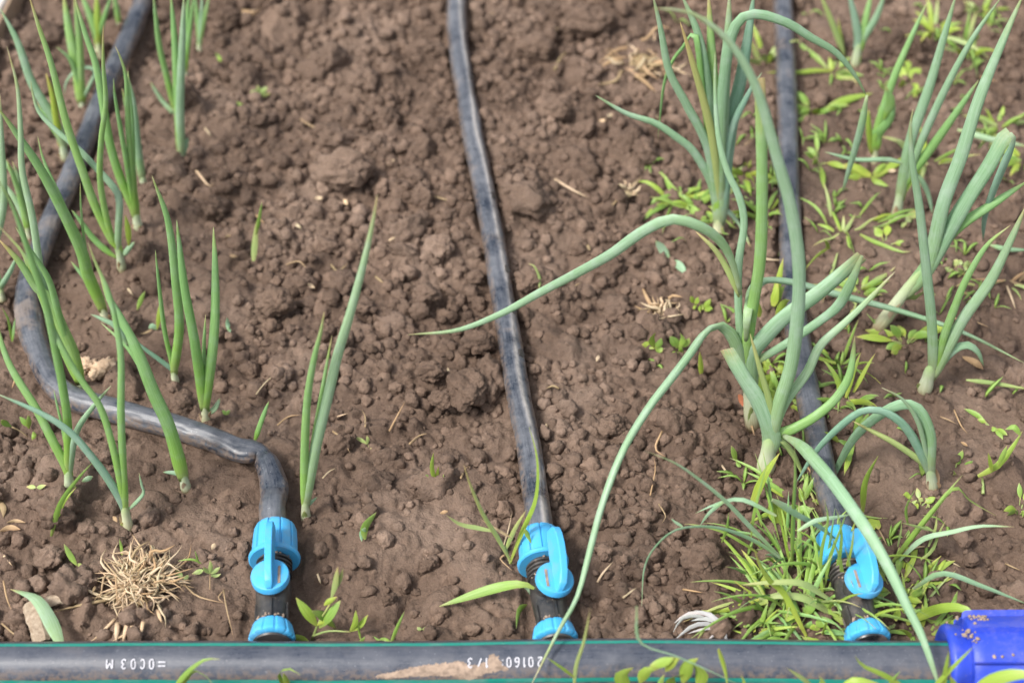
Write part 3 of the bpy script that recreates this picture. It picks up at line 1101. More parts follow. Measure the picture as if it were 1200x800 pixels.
# ------------------------------------------------------------------ plants
def shape(kind, n, st=.30):
    t = np.linspace(0, 1, n)
    if kind == 'tube':
        wv = np.minimum(1, st + t * 3.4) * np.clip(1 - t ** 4.5, 0, 1) ** .75 * (1 - .22 * t)
        return np.maximum(wv, .03), .72
    if kind == 'cut':
        return np.minimum(1, st + t * 3.0) * (1 - .20 * t ** 2), .62
    if kind == 'blade':
        wv = np.minimum(1, .45 + t * 2.2) * np.clip(1 - t ** 2.2, 0, 1) ** .8
        return np.maximum(wv, .02), .10
    if kind == 'leaf':
        wv = np.sin(np.pi * np.clip(t * .93 + .05, 0, 1)) ** .85 * (1 - .25 * t)
        wv = np.maximum(wv, .05)
        return wv, .07
    if kind == 'stem':
        return np.ones(n) * (1 - .35 * t), .95
    return np.maximum(np.clip(1 - t ** 4, 0, 1), .1), .8          # straw


def place(pts, y0, d, zmin_lift=.002):
    out = []
    L = np.concatenate([[0], np.cumsum([math.hypot(b[0] - a[0], b[1] - a[1]) for a, b in zip(pts[:-1], pts[1:])])])
    for p, l in zip(pts, L):
        if len(p) == 3:
            q = at_z(p[0], p[1], p[2] / 1000)
        else:
            q = at_y(p[0], p[1], y0 + d * (l / max(L[-1], 1)) ** 1.3)
            lim = gz(q[0], q[1]) + zmin_lift
            if q[2] < lim:
                q = gnd(p[0], p[1], zmin_lift + .002)
        out.append(q)
    return out


def blade(parent, name, P3, wpx, kind, m, org, roll=None, st=.30):
    P3 = np.array(P3)
    ln = np.sum(np.linalg.norm(np.diff(P3, axis=0), axis=1))
    n = int(min(40, max(7, ln / .006))) if len(P3) > 2 else 6
    if kind in ('tube', 'cut'):
        n = max(n, 14)
    Q = spline(P3, n)
    prof, flat = shape(kind, n, st)
    hw = wpx / 2 * pxm(Q[n // 2])
    view = Q[0] - np.array((0, 0, CAMH))
    T = Q[1] - Q[0]
    side = np.cross(T, view)
    side /= np.linalg.norm(side) + 1e-12
    if kind in ('blade', 'leaf'):
        up = np.cross(side, T / np.linalg.norm(T))
        r = math.radians(random.uniform(-28, 28)) if roll is None else roll
        side = side * math.cos(r) + up * math.sin(r)
    wv = prof * hw
    tv = np.maximum(wv * flat, .00022)
    nseg = 12 if kind in ('tube', 'cut') else (6 if kind in ('blade', 'leaf') else 6)
    if kind == 'tube' or kind == 'cut':      # a hollow leaf flattens where it bends
        D = np.gradient(Q, axis=0)
        D /= np.linalg.norm(D, axis=1)[:, None] + 1e-12
        cv_ = np.linalg.norm(np.gradient(D, axis=0), axis=1) * n / max(ln, .01)
        e = np.clip(cv_ * hw * 2.2, 0, .75)
        tv *= 1 - e * .8
        wv = wv * (1 + e * .12)
        wv = wv * (1 + .05 * np.array([mnoise.noise(Vector((x[0] * 60, x[1] * 60, x[2] * 60))) for x in Q]))
    if kind == 'cut':                        # creased flat where it folds over
        tv = tv * (1 - .85 * np.clip((np.linspace(0, 1, n) - .86) / .14, 0, 1))
    V, fs, at = sweep(Q, wv, tv, side, nseg, .22 if kind in ('blade', 'leaf') else 0)
    o = mesh_np(name, V, fs, m, parent, True, at, org)
    if kind in ('blade', 'leaf', 'cut') and len(Q) > 3:
        o.data.set_sharp_from_angle(angle=math.radians(48))
    return o


BASECRUMBS = []


def plant(name, cat, label, base, leaves, stem=None, group=None, lean=None):
    """base: photo pixel where it leaves the ground; leaves: (pixel points, width px, colour[, kind, depth in m])"""
    g = gnd(*base)
    root = empty(name, g, label, cat, group)
    y0 = g[1]
    if stem:
        for sj in (stem if isinstance(stem, list) else [stem]):
            j3 = at_y(sj[0], sj[1], y0)
            mid = (g + j3) / 2
            a = g - np.array((0, 0, .004))
            Q = spline([a, mid, j3], 10)
            hw = sj[2] / 2 * pxm(mid)
            t = np.linspace(0, 1, 10)
            wv = hw * (1.0 + .22 * np.exp(-((t - .22) / .2) ** 2) - .10 * t) * np.clip((1.04 - t) / .30, .14, 1) ** .8
            V, fs, at = sweep(Q, wv, wv * .92, (1, 0, 0), 14)
            mesh_np('stem', V, fs, M['s'], root, True, at, g)
        sw = stem[2] if not isinstance(stem, list) else stem[0][2]
        if sw > 8:
            m_ = pxm(g)
            for k in range(random.randint(1, 2)):
                az = random.uniform(3.4, 6.0)
                dr = np.array((math.cos(az), math.sin(az), 0))
                a = g + dr * sw * .40 * m_ + np.array((0, 0, .001))
                up = (j3 - g) * random.uniform(.25, .5)
                blade(root, 'sheath', [a, a + up * .5 + dr * .0008, a + up + dr * random.uniform(.001, .004)], sw * random.uniform(.5, .8), 'leaf', M[random.choice('pdy')], g)
        for k in range(5):
            az = random.uniform(0, 6.28)
            rr = sw * pxm(g) * random.uniform(.45, 1.0)
            BASECRUMBS.append((g[0] + math.cos(az) * rr, g[1] + math.sin(az) * rr, random.uniform(.0015, .0042)))
    for lf in leaves:
        pts, wpx, col = lf[0], lf[1], lf[2]
        kind = lf[3] if len(lf) > 3 and lf[3] else 'tube'
        if len(lf) > 4 and lf[4] is not None:
            d = lf[4]
        else:
            hh = sum(math.hypot(b[0] - a[0], b[1] - a[1]) for a, b in zip(pts[:-1], pts[1:])) / 1500
            d = hh * (random.uniform(-.05, .30) if kind in ('tube', 'cut') else random.uniform(-.2, .35))
        P3 = place(pts, y0, d)
        st_ = .30
        if stem and kind in ('tube', 'cut') and math.hypot(pts[0][0] - stem[0], pts[0][1] - stem[1]) < 14:
            P3 = [g + (P3[0] - g) * .55] + P3
            wpx *= 1.06 if group and 'right' in group else 1
            st_ = .72
        blade(root, 'leaf' if kind in ('tube', 'cut', 'leaf') else ('stem' if kind == 'stem' else 'blade'), P3, wpx, kind, M[col], g, None, st_)
    return root


ONL = 'young onions in the row along the left hose'
ONR = 'large onions in the row along the right hose'


def onion(label, base, stem, leaves, grp=ONL):
    return plant('onion_plant', 'onion', label, base, leaves, stem, grp)


# ---- left row
onion('green onion right of the left hose, one leaf sharply bent over', (143, 316), (138, 286, 9), [
    ([(139, 290), (131, 281), (111, 240), (95, 195), (78, 145), (60, 75), (45, 30), (33, -8)], 11, 'g'),
    ([(138, 290), (131, 278), (122, 242), (117, 205), (119, 160), (124, 120), (121, 75), (121, 30)], 8, 'g'),
    ([(138, 288), (139, 262), (140, 238), (135, 222), (112, 196), (92, 175), (68, 155), (46, 132), (38, 108), (36, 95)], 9, 'b'),
    ([(138, 303), (124, 293), (109, 279), (95, 260), (84, 246)], 8, 'g'),
    ([(144, 300), (150, 292), (158, 283)], 7, 'b'), ([(151, 288), (150, 270), (147, 252)], 8, 'l', 'leaf')])
onion('tall upright onion just right of the upper left hose with a pale shank', (162, 268), (158, 244, 10), [
    ([(157, 246), (140, 206), (128, 165), (120, 118), (112, 75), (100, 40), (86, -8)], 11, 'g'),
    ([(158, 246), (154, 205), (153, 150), (151, 112), (150, 83)], 12, 'g'), ([(157, 246), (150, 200), (142, 155), (135, 115), (133, 92)], 7, 'g'),
    ([(158, 246), (151, 160), (148, 95), (142, 70), (135, 54)], 8, 'g')])
onion('slim onion standing close behind the upright one by the upper left hose', (168, 216), (166, 203, 8), [
    ([(166, 206), (161, 170), (157, 125), (152, 95)], 10, 'b'), ([(166, 205), (158, 170), (149, 130), (143, 103)], 7, 'g')])
onion('single stemmed tall onion in upper left soil, small side leaf near its foot', (213, 190), (212, 172, 7), [
    ([(212, 175), (209, 130), (206, 70), (203, 25), (200, -8)], 11, 'g'), ([(212, 175), (211, 120), (213, 66), (216, -8)], 11, 'b'), ([(213, 182), (217, 172), (220, 161)], 8, 'b')])
onion('onion with one leaf drooping left, top of the left row', (204, 134), (204, 122, 6), [
    ([(204, 124), (196, 92), (187, 55), (182, 15), (180, -8)], 8, 'g'), ([(203, 132), (190, 118), (176, 96)], 6, 'b')])
onion('thin onion half hidden behind tall single stem at upper left', (217, 91), (217, 78, 6), [
    ([(217, 80), (219, 45), (220, 10), (222, -8)], 8, 'g'), ([(217, 80), (222, 40), (227, -8)], 6, 'g')])
onion('small pale onion at the top edge, farthest right of the left row', (233, 61), (234, 46, 6), [
    ([(234, 48), (231, 20), (228, -8)], 6, 'g'), ([(234, 48), (240, 20), (246, -8)], 6, 'g'), ([(234, 48), (236, 20), (237, -8)], 6, 'b')])
onion('bright green onion left of the upper left hose with an arched leaf', (96, 127), (95, 112, 8), [
    ([(95, 115), (90, 80), (82, 42), (74, -8)], 13, 'g'), ([(95, 113), (94, 60), (90, 20), (87, -8)], 9, 'g'), ([(93, 100), (82, 70), (66, 55)], 6, 'g'),
    ([(96, 118), (105, 100), (112, 84), (103, 79), (90, 82), (78, 96), (75, 114)], 5, 'b')])
onion('onion with a thick white shank beside the top of the left hose', (117, 70), (114, 40, 9), [
    ([(114, 43), (103, 12), (94, -8)], 10, 'g'), ([(115, 43), (114, 15), (113, -8)], 10, 'l', 'tube'), ([(116, 43), (124, 15), (132, -8)], 7, 'g')])
onion('tiny onion at the top edge just left of the hose', (140, 31), (139, 22, 6), [([(139, 24), (136, 6), (133, -10)], 7, 'g')])
onion('onion at far upper left, wide leaf leaning to the left edge', (76, 186), (72, 162, 9), [
    ([(73, 166), (66, 145), (52, 122), (36, 94), (20, 48), (0, 10)], 12, 'b'), ([(71, 164), (66, 140), (61, 110), (54, 86)], 9, 'l', 'tube'), ([(71, 164), (55, 140), (42, 120)], 7, 'g')])
onion('onion with long leaf falling left over the hose, pale foot below the hose bend', (124, 374), (117, 353, 9), [
    ([(118, 356), (103, 322), (95, 293), (72, 244), (46, 196), (16, 152), (-4, 124)], 15, 'g'), ([(125, 366), (115, 345), (98, 324), (83, 306)], 8, 'g'),
    ([(110, 340), (100, 290), (95, 245), (94, 214)], 4, 'g'), ([(115, 352), (95, 290), (72, 235), (52, 190), (44, 160)], 7, 'g')])
onion('thick fan of onion leaves over the hose bend, foot beside the clay lump', (94, 455), (93, 440, 8), [
    ([(93, 444), (85, 412), (74, 387), (58, 350), (44, 338), (22, 306), (-2, 280)], 15, 'g'), ([(92, 444), (72, 380), (58, 330), (40, 300), (18, 266)], 10, 'g'),
    ([(91, 444), (70, 400), (50, 350), (30, 304), (22, 288)], 11, 'g'), ([(92, 444), (68, 385), (50, 330), (38, 255), (26, 200), (24, 150), (20, 100), (8, 55)], 10, 'b'),
    ([(91, 442), (74, 400), (55, 360), (42, 330), (30, 300)], 10, 'l', 'tube')])
onion('onion at the left edge behind the hose, leaves leaning out of the picture', (34, 280), (31, 260, 8), [
    ([(31, 263), (15, 230), (-3, 208)], 9, 'b'), ([(32, 262), (22, 225), (8, 187)], 8, 'g'), ([(31, 262), (18, 210), (-2, 178)], 9, 'g'), ([(31, 262), (24, 215), (14, 188)], 7, 'b')])
onion('onion left of the hose bend with a bluish leaf at the left edge', (2, 350), (0, 335, 8), [([(0, 338), (-8, 300), (4, 240), (2, 170), (0, 110)], 10, 'b'), ([(0, 338), (12, 318), (20, 300)], 8, 'b')])
onion('onion in front of the hose at lower left with upright bright green middle leaf', (81, 576), (80, 545, 11), [
    ([(79, 550), (61, 515), (42, 478), (18, 440), (5, 412), (-6, 370)], 12, 'g'), ([(80, 546), (79, 494), (73, 450), (67, 420), (60, 385), (52, 350), (32, 290), (14, 240), (-6, 205)], 11, 'g'),
    ([(82, 545), (90, 505), (111, 474), (130, 452)], 9, 'b'), ([(78, 530), (73, 500), (67, 475), (63, 456)], 4, 'g')])
onion('lowest onion at left with a long bluish leaf reaching to the left edge', (150, 620), (145, 585, 11), [
    ([(144, 590), (128, 563), (109, 537), (83, 507), (50, 485), (-4, 461)], 11, 'c'), ([(145, 586), (133, 527), (118, 478), (100, 452), (84, 428), (70, 402), (58, 375), (46, 335), (28, 298), (-4, 262)], 9, 'g'),
    ([(146, 586), (142, 494), (142, 450), (142, 425), (139, 395), (128, 345), (112, 308), (103, 284)], 10, 'g'), ([(148, 599), (158, 590), (168, 578), (166, 568), (163, 554)], 5, 'b')])
onion('onion whose thick leaf crosses the left hose, small leaf stub at its foot', (218, 572), (213, 549, 11), [
    ([(213, 553), (198, 500), (180, 460), (161, 412), (142, 375), (128, 350), (116, 318)], 17, 'g'), ([(213, 551), (186, 470), (165, 430), (148, 405), (118, 378)], 10, 'g'),
    ([(150, 405), (136, 383), (120, 374), (106, 368)], 7, 'b'), ([(216, 558), (205, 554), (191, 553)], 7, 'b')])
onion('onion with three narrow leaves right of the clay lump, one flung out left', (205, 446), (203, 430, 8), [
    ([(203, 432), (193, 388), (187, 340), (182, 293)], 6, 'g'), ([(204, 432), (210, 385), (206, 330), (197, 260), (178, 206)], 12, 'g'), ([(203, 434), (185, 420), (170, 409), (158, 398)], 7, 'c')])
onion('neat two leaved onion standing in bare soil left of centre, curled bit at its foot', (241, 496), (239, 462, 9), [
    ([(238, 468), (228, 400), (216, 335), (207, 258)], 13, 'g'), ([(241, 468), (248, 420), (252, 370), (252, 310), (250, 266)], 13, 'g'), ([(240, 468), (239, 410), (241, 368)], 6, 'g'), ([(243, 485), (252, 478), (258, 466)], 7, 'b')])
onion('onion beside the left valve with one very long curved leaf', (358, 608), (358, 580, 10), [
    ([(357, 584), (357, 530), (360, 470), (367, 425), (376, 388), (380, 365)], 11, 'g'), ([(359, 584), (369, 530), (383, 470), (396, 415), (411, 365), (427, 305), (438, 255), (442, 228)], 14, 'b'),
    ([(359, 582), (367, 520), (378, 455), (389, 393)], 7, 'g'), ([(360, 593), (366, 587), (372, 582)], 6, 'b')])

# ---- right row
onion('nearest large onion on the right, leaf sweeping across its valve', (897, 552), (904, 505, 19), [
    ([(904, 510), (890, 472), (868, 436), (852, 409)], 21, 'b', 'cut'),
    ([(905, 510), (914, 470), (927, 428), (935, 366), (936, 305), (926, 240), (912, 190), (893, 122), (878, 85), (860, 56), (838, 33), (806, 14), (766, 10)], 17, 'b', 'tube', .02),
    ([(906, 508), (919, 473), (946, 436), (961, 405), (990, 378), (1014, 355), (1049, 318)], 12, 'b'),
    ([(907, 512), (930, 502), (955, 488), (980, 466), (996, 437), (1002, 393)], 13, 'g'),
    ([(918, 510, 40), (938, 522, 62), (958, 543, 78), (980, 570, 88), (1014, 618, 88), (1043, 668, 78), (1062, 708, 66), (1079, 742, 56), (1092, 778, 44), (1104, 815, 25)], 18, 'b'),
    ([(904, 508), (902, 473), (890, 430), (879, 391)], 9, 'y'), ([(910, 512), (928, 530), (942, 558), (957, 592)], 11, 'y'),
    ([(904, 505), (916, 520), (930, 530)], 9, 'g')], ONR)
onion('big onion with a long leaf arching far left over the middle hose', (884, 500), (874, 418, 17), [
    ([(869, 424), (858, 394), (843, 381), (826, 390, 108), (806, 418, 109), (783, 448, 107), (760, 478, 103), (730, 528, 92), (706, 590, 70), (690, 650, 55), (676, 700, 45), (655, 738, 42), (622, 803, 30)], 15, 'b', 'tube', -.05),
    ([(873, 424), (882, 360), (891, 300), (893, 215), (892, 150), (890, 92)], 14, 'g', 'cut'), ([(870, 422), (865, 350), (866, 305), (872, 262), (866, 230), (852, 200), (842, 160), (838, 110), (838, 60)], 10, 'b'),
    ([(878, 420), (895, 396), (921, 370), (959, 343), (1010, 300)], 20, 'b', 'cut'), ([(1010, 300), (1000, 325), (984, 356), (962, 375), (919, 404), (888, 422)], 12, 'b', 'cut'),
    ([(868, 345), (858, 307), (843, 281), (817, 264), (786, 257, 213), (752, 272, 194), (717, 297, 166), (676, 320, 130), (636, 341, 98), (586, 368, 62), (535, 387, 34), (478, 392, 15)], 14, 'b', 'tube', -.06),
    ([(866, 348), (856, 323), (839, 294), (815, 271)], 8, 'y'),
    ([(874, 402), (877, 362), (890, 331, 78), (925, 330, 64), (970, 342, 52), (1060, 366, 34), (1130, 390, 28), (1202, 426, 22)], 14, 'b')], ONR)
onion('tall dense onion at upper right standing left of the right hose', (842, 277), (842, 244, 12), [
    ([(841, 250), (834, 215), (813, 178), (793, 161), (767, 144), (734, 133), (698, 112)], 11, 'b'), ([(842, 250), (839, 175), (830, 110), (819, 44), (797, -10)], 15, 'b'),
    ([(843, 250), (848, 110), (853, 44), (855, -10)], 17, 'b'), ([(844, 250), (854, 160), (869, 88), (878, 33), (884, -10)], 18, 'c'),
    ([(842, 250), (830, 175), (804, 122), (784, 83), (774, 33), (764, -10)], 12, 'b'), ([(842, 240), (836, 170), (825, 120), (808, 61), (797, 26)], 11, 'y'),
    ([(842, 240), (840, 140), (835, 80), (830, -10)], 15, 'g'), ([(840, 220), (825, 120), (815, 42), (800, 56), (788, 72), (778, 100), (771, 162)], 8, 'g'),
    ([(843, 245), (855, 160), (876, 112), (893, 85)], 12, 'c'),
    ([(843, 240), (846, 120), (858, 40), (880, 17), (920, 26), (950, 44), (980, 62), (1003, 90), (1016, 114)], 14, 'b'), ([(1016, 112), (1010, 145), (1001, 178), (987, 226)], 9, 'b'),
    ([(848, 245), (866, 262), (880, 290)], 9, 'b')], ONR)
onion('small onion with a folded bright leaf near the top right, amid weeds', (1026, 192), (1024, 162, 7), [
    ([(1024, 166), (1037, 122), (1050, 85), (1066, 48), (1087, 2)], 10, 'g'), ([(1021, 170), (1018, 150), (1018, 128)], 8, 'l', 'tube'), ([(1036, 140), (1044, 120), (1038, 102)], 12, 'g', 'leaf'),
    ([(1026, 160), (1040, 140), (1044, 122)], 14, 'g', 'cut')], ONR)
onion('onion at upper right with three tall leaves leaning right, pale plant at its foot', (1050, 258), (1057, 214, 11), [
    ([(1057, 218), (1067, 165), (1088, 105), (1106, 44), (1121, -8)], 13, 'b'), ([(1060, 216), (1080, 165), (1110, 100), (1140, 45), (1174, -4)], 10, 'b'), ([(1060, 215), (1090, 175), (1122, 130), (1147, 94)], 12, 'g'),
    ([(1064, 193), (1040, 187), (1003, 187), (966, 178)], 6, 'b'), ([(1068, 200), (1080, 212), (1088, 228), (1093, 252)], 7, 'b')], ONR)
onion('leaning onion at right with a long white shank and bent over leaves', (1026, 386), (1086, 310, 14), [
    ([(1086, 314), (1106, 237), (1126, 183), (1148, 114), (1176, 46), (1200, -8)], 18, 'b'), ([(1088, 312), (1126, 246), (1159, 194), (1176, 162), (1184, 156)], 18, 'b', 'cut'),
    ([(1184, 156), (1188, 164), (1176, 194), (1163, 226), (1154, 255), (1152, 282)], 11, 'c'), ([(1088, 314), (1107, 282), (1126, 263), (1159, 242), (1206, 211)], 15, 'g'),
    ([(1060, 335), (1070, 350), (1085, 340)], 12, 'y', 'leaf')], ONR)
onion('short right hand onion with a leaf curled over like a hook, clean pale foot', (1083, 458), (1093, 424, 15), [
    ([(1093, 428), (1092, 380), (1086, 320), (1077, 240), (1069, 190), (1067, 150), (1070, 128)], 13, 'b'), ([(1097, 428), (1106, 395), (1118, 362), (1132, 328), (1156, 288), (1184, 264)], 10, 'g'),
    ([(1099, 430), (1128, 375), (1160, 330), (1185, 280), (1203, 240)], 14, 'b'), ([(1098, 434), (1112, 415), (1130, 404), (1145, 411), (1153, 429)], 10, 'b')], ONR)
onion('onion at lower right bent over to the left with withered brown foot', (1094, 572), (1088, 543, 12), [
    ([(1090, 546), (1090, 510), (1077, 480), (1055, 474), (1025, 490), (1000, 514), (980, 550), (966, 580)], 13, 'b'), ([(1086, 545), (1068, 510), (1050, 490), (1026, 480), (1000, 487), (960, 524), (932, 567)], 11, 'c'),
    ([(1088, 545), (1077, 498), (1058, 468), (1033, 454)], 6, 'b'), ([(1085, 545), (1050, 520), (1020, 504), (999, 493)], 9, 'y'), ([(1096, 574), (1098, 560), (1096, 548)], 9, 'd', 'leaf')], ONR)
onion('small white footed onion at the top edge, right of the right hose', (1002, 78), (1008, 43, 10), [
    ([(1006, 47), (1002, 22), (994, -10)], 10, 'c'), ([(1010, 47), (1015, 20), (1022, -10)], 9, 'g'), ([(1011, 47), (1027, 20), (1038, -10)], 9, 'b')], ONR)
plant('onion_plant', 'onion', 'yellowing thin onion leaf pair at the top, beside the right hose', (990, 66), [([(990, 66), (978, 34), (960, -10)], 8, 'y'), ([(990, 64), (985, 40), (982, 20)], 4, 'l', 'blade')], None, ONR)
for pts, wp, c, lab in [
    ([(1132, 445, 12), (1165, 449, 10), (1205, 456, 9)], 6, 'y', 'fallen yellowish onion leaf lying at the right edge below the hooked onion'),
    ([(1122, 152, 18), (1160, 163, 16), (1206, 172, 14)], 8, 'b', 'fallen bluish leaf lying behind the bent onion leaves at upper right'),
    ([(1160, 287, 12), (1180, 292, 12), (1206, 293, 12)], 6, 'b', 'fallen bluish leaf at the right edge behind the tilted onion')]:
    P3 = place(pts, 1, 0)
    tag(blade(None, 'fallen_leaf', P3, wp, 'tube', M[c], P3[0]), lab, 'leaf')

# ---- shoots, seedlings, weeds
SE = 'tiny seedlings on the bare soil'


def weed(label, base, leaves, name='grass_weed', cat='weed', stem=None):
    return plant(name, cat, label, base, leaves)


weed('single short green shoot behind the left hose kink', (298, 518), [([(298, 518), (306, 494), (315, 470)], 7, 'g', 'tube')], 'onion_shoot', 'shoot')
weed('single pale green shoot standing in the upper crumbly soil', (297, 306), [([(297, 306), (299, 280), (301, 258)], 8, 'y', 'blade'), ([(300, 275), (304, 255), (307, 236)], 5, 'w', 'blade')], 'grass_shoot', 'shoot')
weed('yellow tipped grass shoot arching beside the lower left onions', (58, 632), [([(60, 628), (70, 592), (88, 565), (108, 542)], 7, 'w', 'blade'), ([(61, 622), (74, 590), (90, 570)], 5, 'l', 'blade')])
weed('two leaved green sprout left of the dry root clump', (88, 662), [([(90, 662), (82, 650), (75, 637)], 8, 'w', 'leaf'), ([(90, 660), (97, 664), (104, 668)], 6, 'y', 'leaf')], 'seedling', 'seedling')
weed('thin green shoot under the lowest left onion', (143, 650), [([(143, 650), (142, 640), (140, 631)], 4, 'w', 'blade')], 'grass_shoot', 'shoot')
weed('small sprout with narrow leaves at the left edge inside the hose bend', (14, 400), [([(14, 400), (10, 375), (2, 360)], 4, 'w', 'blade'), ([(14, 400), (16, 385), (18, 372)], 4, 'g', 'blade')])
weed('seedling with two pointed leaves and pink stem at the left edge', (33, 515), [([(14, 500), (24, 505), (33, 512)], 2, 'd', 'stem'), ([(33, 500), (28, 494), (23, 488)], 8, 'w', 'leaf'), ([(34, 502), (34, 494), (33, 486)], 8, 'w', 'leaf'),
      ([(38, 515), (40, 510), (40, 504)], 6, 'w', 'leaf'), ([(2, 492), (8, 498), (14, 500)], 9, 'w', 'leaf')], 'seedling', 'seedling')
weed('flat pale two leaved seedling between the lower left onions', (43, 572), [([(42, 571), (37, 570), (31, 570)], 6, 'y', 'leaf'), ([(43, 571), (48, 570), (54, 568)], 6, 'y', 'leaf')], 'seedling', 'seedling')
weed('short leafy seedling right of the lower left shoot', (98, 565), [([(96, 564), (102, 561), (109, 558)], 7, 'b', 'leaf')], 'seedling', 'seedling')
weed('pale trailing seedling chain right of the dry root clump', (246, 676), [([(246, 690), (246, 680), (246, 672)], 1.5, 'd', 'stem'), ([(246, 672), (241, 668), (238, 664)], 6, 'y', 'leaf'), ([(246, 672), (247, 662), (246, 656)], 6, 'y', 'leaf'),
      ([(247, 672), (253, 668), (258, 664)], 6, 'y', 'leaf'), ([(247, 674), (254, 674), (259, 672)], 5, 'y', 'leaf'), ([(238, 668), (231, 670), (225, 672)], 7, 'y', 'leaf'), ([(214, 676), (210, 671), (206, 667)], 6, 'y', 'leaf'),
      ([(214, 676), (218, 676), (221, 673)], 6, 'y', 'leaf'), ([(214, 676), (204, 673), (202, 674)], 4, 'y', 'leaf'), ([(236, 660), (225, 655), (208, 657)], 3, 'w', 'blade'), ([(233, 660), (230, 650), (228, 644)], 2.5, 'w', 'blade')], 'seedling', 'seedling')
weed('broad leaved weed with yellow green leaves right of the left valve', (365, 752), [
    ([(365, 750), (374, 728), (384, 712), (390, 700)], 3, 'y', 'stem'), ([(371, 733), (360, 718), (347, 700)], 14, 'l', 'leaf'), ([(372, 732), (384, 726), (393, 736)], 9, 'l', 'leaf'), ([(366, 716), (380, 722), (394, 735)], 13, 'w', 'leaf'),
    ([(374, 735), (388, 718), (399, 703)], 13, 'w', 'leaf'), ([(388, 700), (392, 686), (396, 664)], 9, 'y', 'leaf'), ([(390, 694), (398, 680), (402, 666)], 6, 'y', 'leaf'), ([(380, 709), (388, 703), (395, 699)], 8, 'l', 'leaf'),
    ([(366, 745), (385, 739), (410, 740)], 3, 'y', 'stem'), ([(410, 740), (416, 730), (417, 715)], 8, 'l', 'leaf'), ([(411, 739), (422, 732), (431, 720)], 8, 'l', 'leaf'), ([(362, 752), (350, 747), (338, 745)], 9, 'l', 'leaf'),
    ([(420, 752), (432, 747), (446, 750)], 7, 'w', 'leaf'), ([(423, 750), (421, 740), (420, 730)], 3, 'w', 'blade')], 'broadleaf_weed')
weed('thin grass blade standing over the main pipe left of centre', (460, 754), [([(458, 754), (465, 736), (474, 716)], 5, 'w', 'blade'), ([(458, 752), (450, 748), (443, 750)], 5, 'w', 'leaf')])
weed('small leaf pair on a stalk in the smooth soil right of the left valve', (430, 632), [([(428, 632), (428, 618), (441, 600)], 13, 'w', 'leaf'), ([(428, 618), (424, 626), (424, 634)], 8, 'b', 'leaf')], 'seedling', 'seedling')
weed('bright green tuft of short blades left of the middle valve', (512, 570), [([(510, 566), (506, 548), (508, 530)], 6, 'l', 'blade'), ([(511, 566), (513, 552), (514, 546)], 5, 'l', 'blade'), ([(512, 570), (518, 562), (520, 555)], 4, 'w', 'blade'), ([(511, 562), (503, 558), (498, 556)], 4, 'w', 'blade'), ([(514, 572), (519, 571), (522, 566)], 4, 'w', 'blade')])
weed('sparse dry tipped grass plant leaning against the middle valve', (598, 662), [
    ([(600, 660), (582, 628), (567, 604), (552, 570), (543, 543)], 6, 'y', 'blade'), ([(577, 622), (558, 618), (539, 614), (523, 603)], 6, 'y', 'blade'), ([(597, 660), (612, 622), (626, 590), (630, 560), (628, 530), (620, 500)], 6.5, 'l', 'blade'),
    ([(592, 645), (603, 620), (617, 597)], 6, 'y', 'blade'), ([(600, 630), (586, 622), (563, 608)], 4, 'd', 'blade'), ([(615, 620), (619, 628), (623, 637)], 6, 'l', 'blade'), ([(591, 650), (586, 655), (600, 668)], 3, 'd', 'blade'), ([(592, 640), (596, 655), (598, 662)], 4, 'y', 'blade')])
weed('weed with broad flat leaf spread left of the middle valve', (628, 692), [([(628, 690, 22), (610, 684, 26), (575, 690, 18), (515, 710, 8)], 13, 'w', 'leaf'), ([(618, 708), (609, 714), (605, 736)], 8, 'w', 'leaf'), ([(612, 684), (622, 690), (626, 702)], 10, 'b', 'leaf')], 'broadleaf_weed')
weed('seedling pair with pale stalk at the foot of the left soil crack', (496, 736), [([(494, 737), (490, 736), (489, 734)], 5, 'y', 'leaf'), ([(495, 737), (499, 736), (502, 734)], 5, 'y', 'leaf')], 'seedling', 'seedling')
weed('two leaved bluish seedling above the curled pale roots', (786, 306), [([(784, 306), (778, 294), (768, 282)], 12, 'b', 'leaf'), ([(786, 305), (797, 312), (805, 323)], 11, 'b', 'leaf')], 'seedling', 'seedling')
weed('round leaved clover like seedling just below the curled pale roots', (767, 408), [([(767, 408), (760, 404), (752, 404)], 10, 'l', 'leaf'), ([(767, 407), (764, 398), (768, 390)], 10, 'l', 'leaf'), ([(768, 408), (773, 402), (775, 396)], 9, 'w', 'leaf'), ([(768, 408), (774, 410), (776, 412)], 9, 'w', 'leaf')], 'seedling', 'seedling')
weed('round leaved seedling right of the clover like one, beside the arching leaf', (794, 410), [([(794, 408), (790, 400), (785, 394)], 12, 'w', 'leaf'), ([(796, 406), (800, 398), (797, 390)], 9, 'w', 'leaf'), ([(796, 405), (804, 402), (808, 396)], 9, 'w', 'leaf'), ([(794, 412), (790, 416), (787, 418)], 10, 'w', 'leaf'), ([(796, 412), (799, 408), (800, 414)], 9, 'w', 'leaf')], 'seedling', 'seedling')
weed('two pale yellow green rosettes right of the curled roots', (824, 364), [([(824, 362), (829, 356), (833, 350)], 8, 'l', 'leaf'), ([(824, 363), (820, 358), (821, 366)], 8, 'l', 'leaf'), ([(826, 364), (833, 360), (835, 363)], 8, 'l', 'leaf'), ([(813, 355), (811, 350), (809, 347)], 7, 'l', 'leaf'), ([(814, 356), (817, 352), (818, 348)], 7, 'l', 'leaf'), ([(813, 358), (814, 360), (817, 358)], 6, 'l', 'leaf')], 'seedling', 'seedling')
weed('single pale blade shoot left of the nearest large onion foot', (822, 440), [([(822, 440), (821, 425), (820, 412)], 7, 'l', 'blade')], 'grass_shoot', 'shoot')
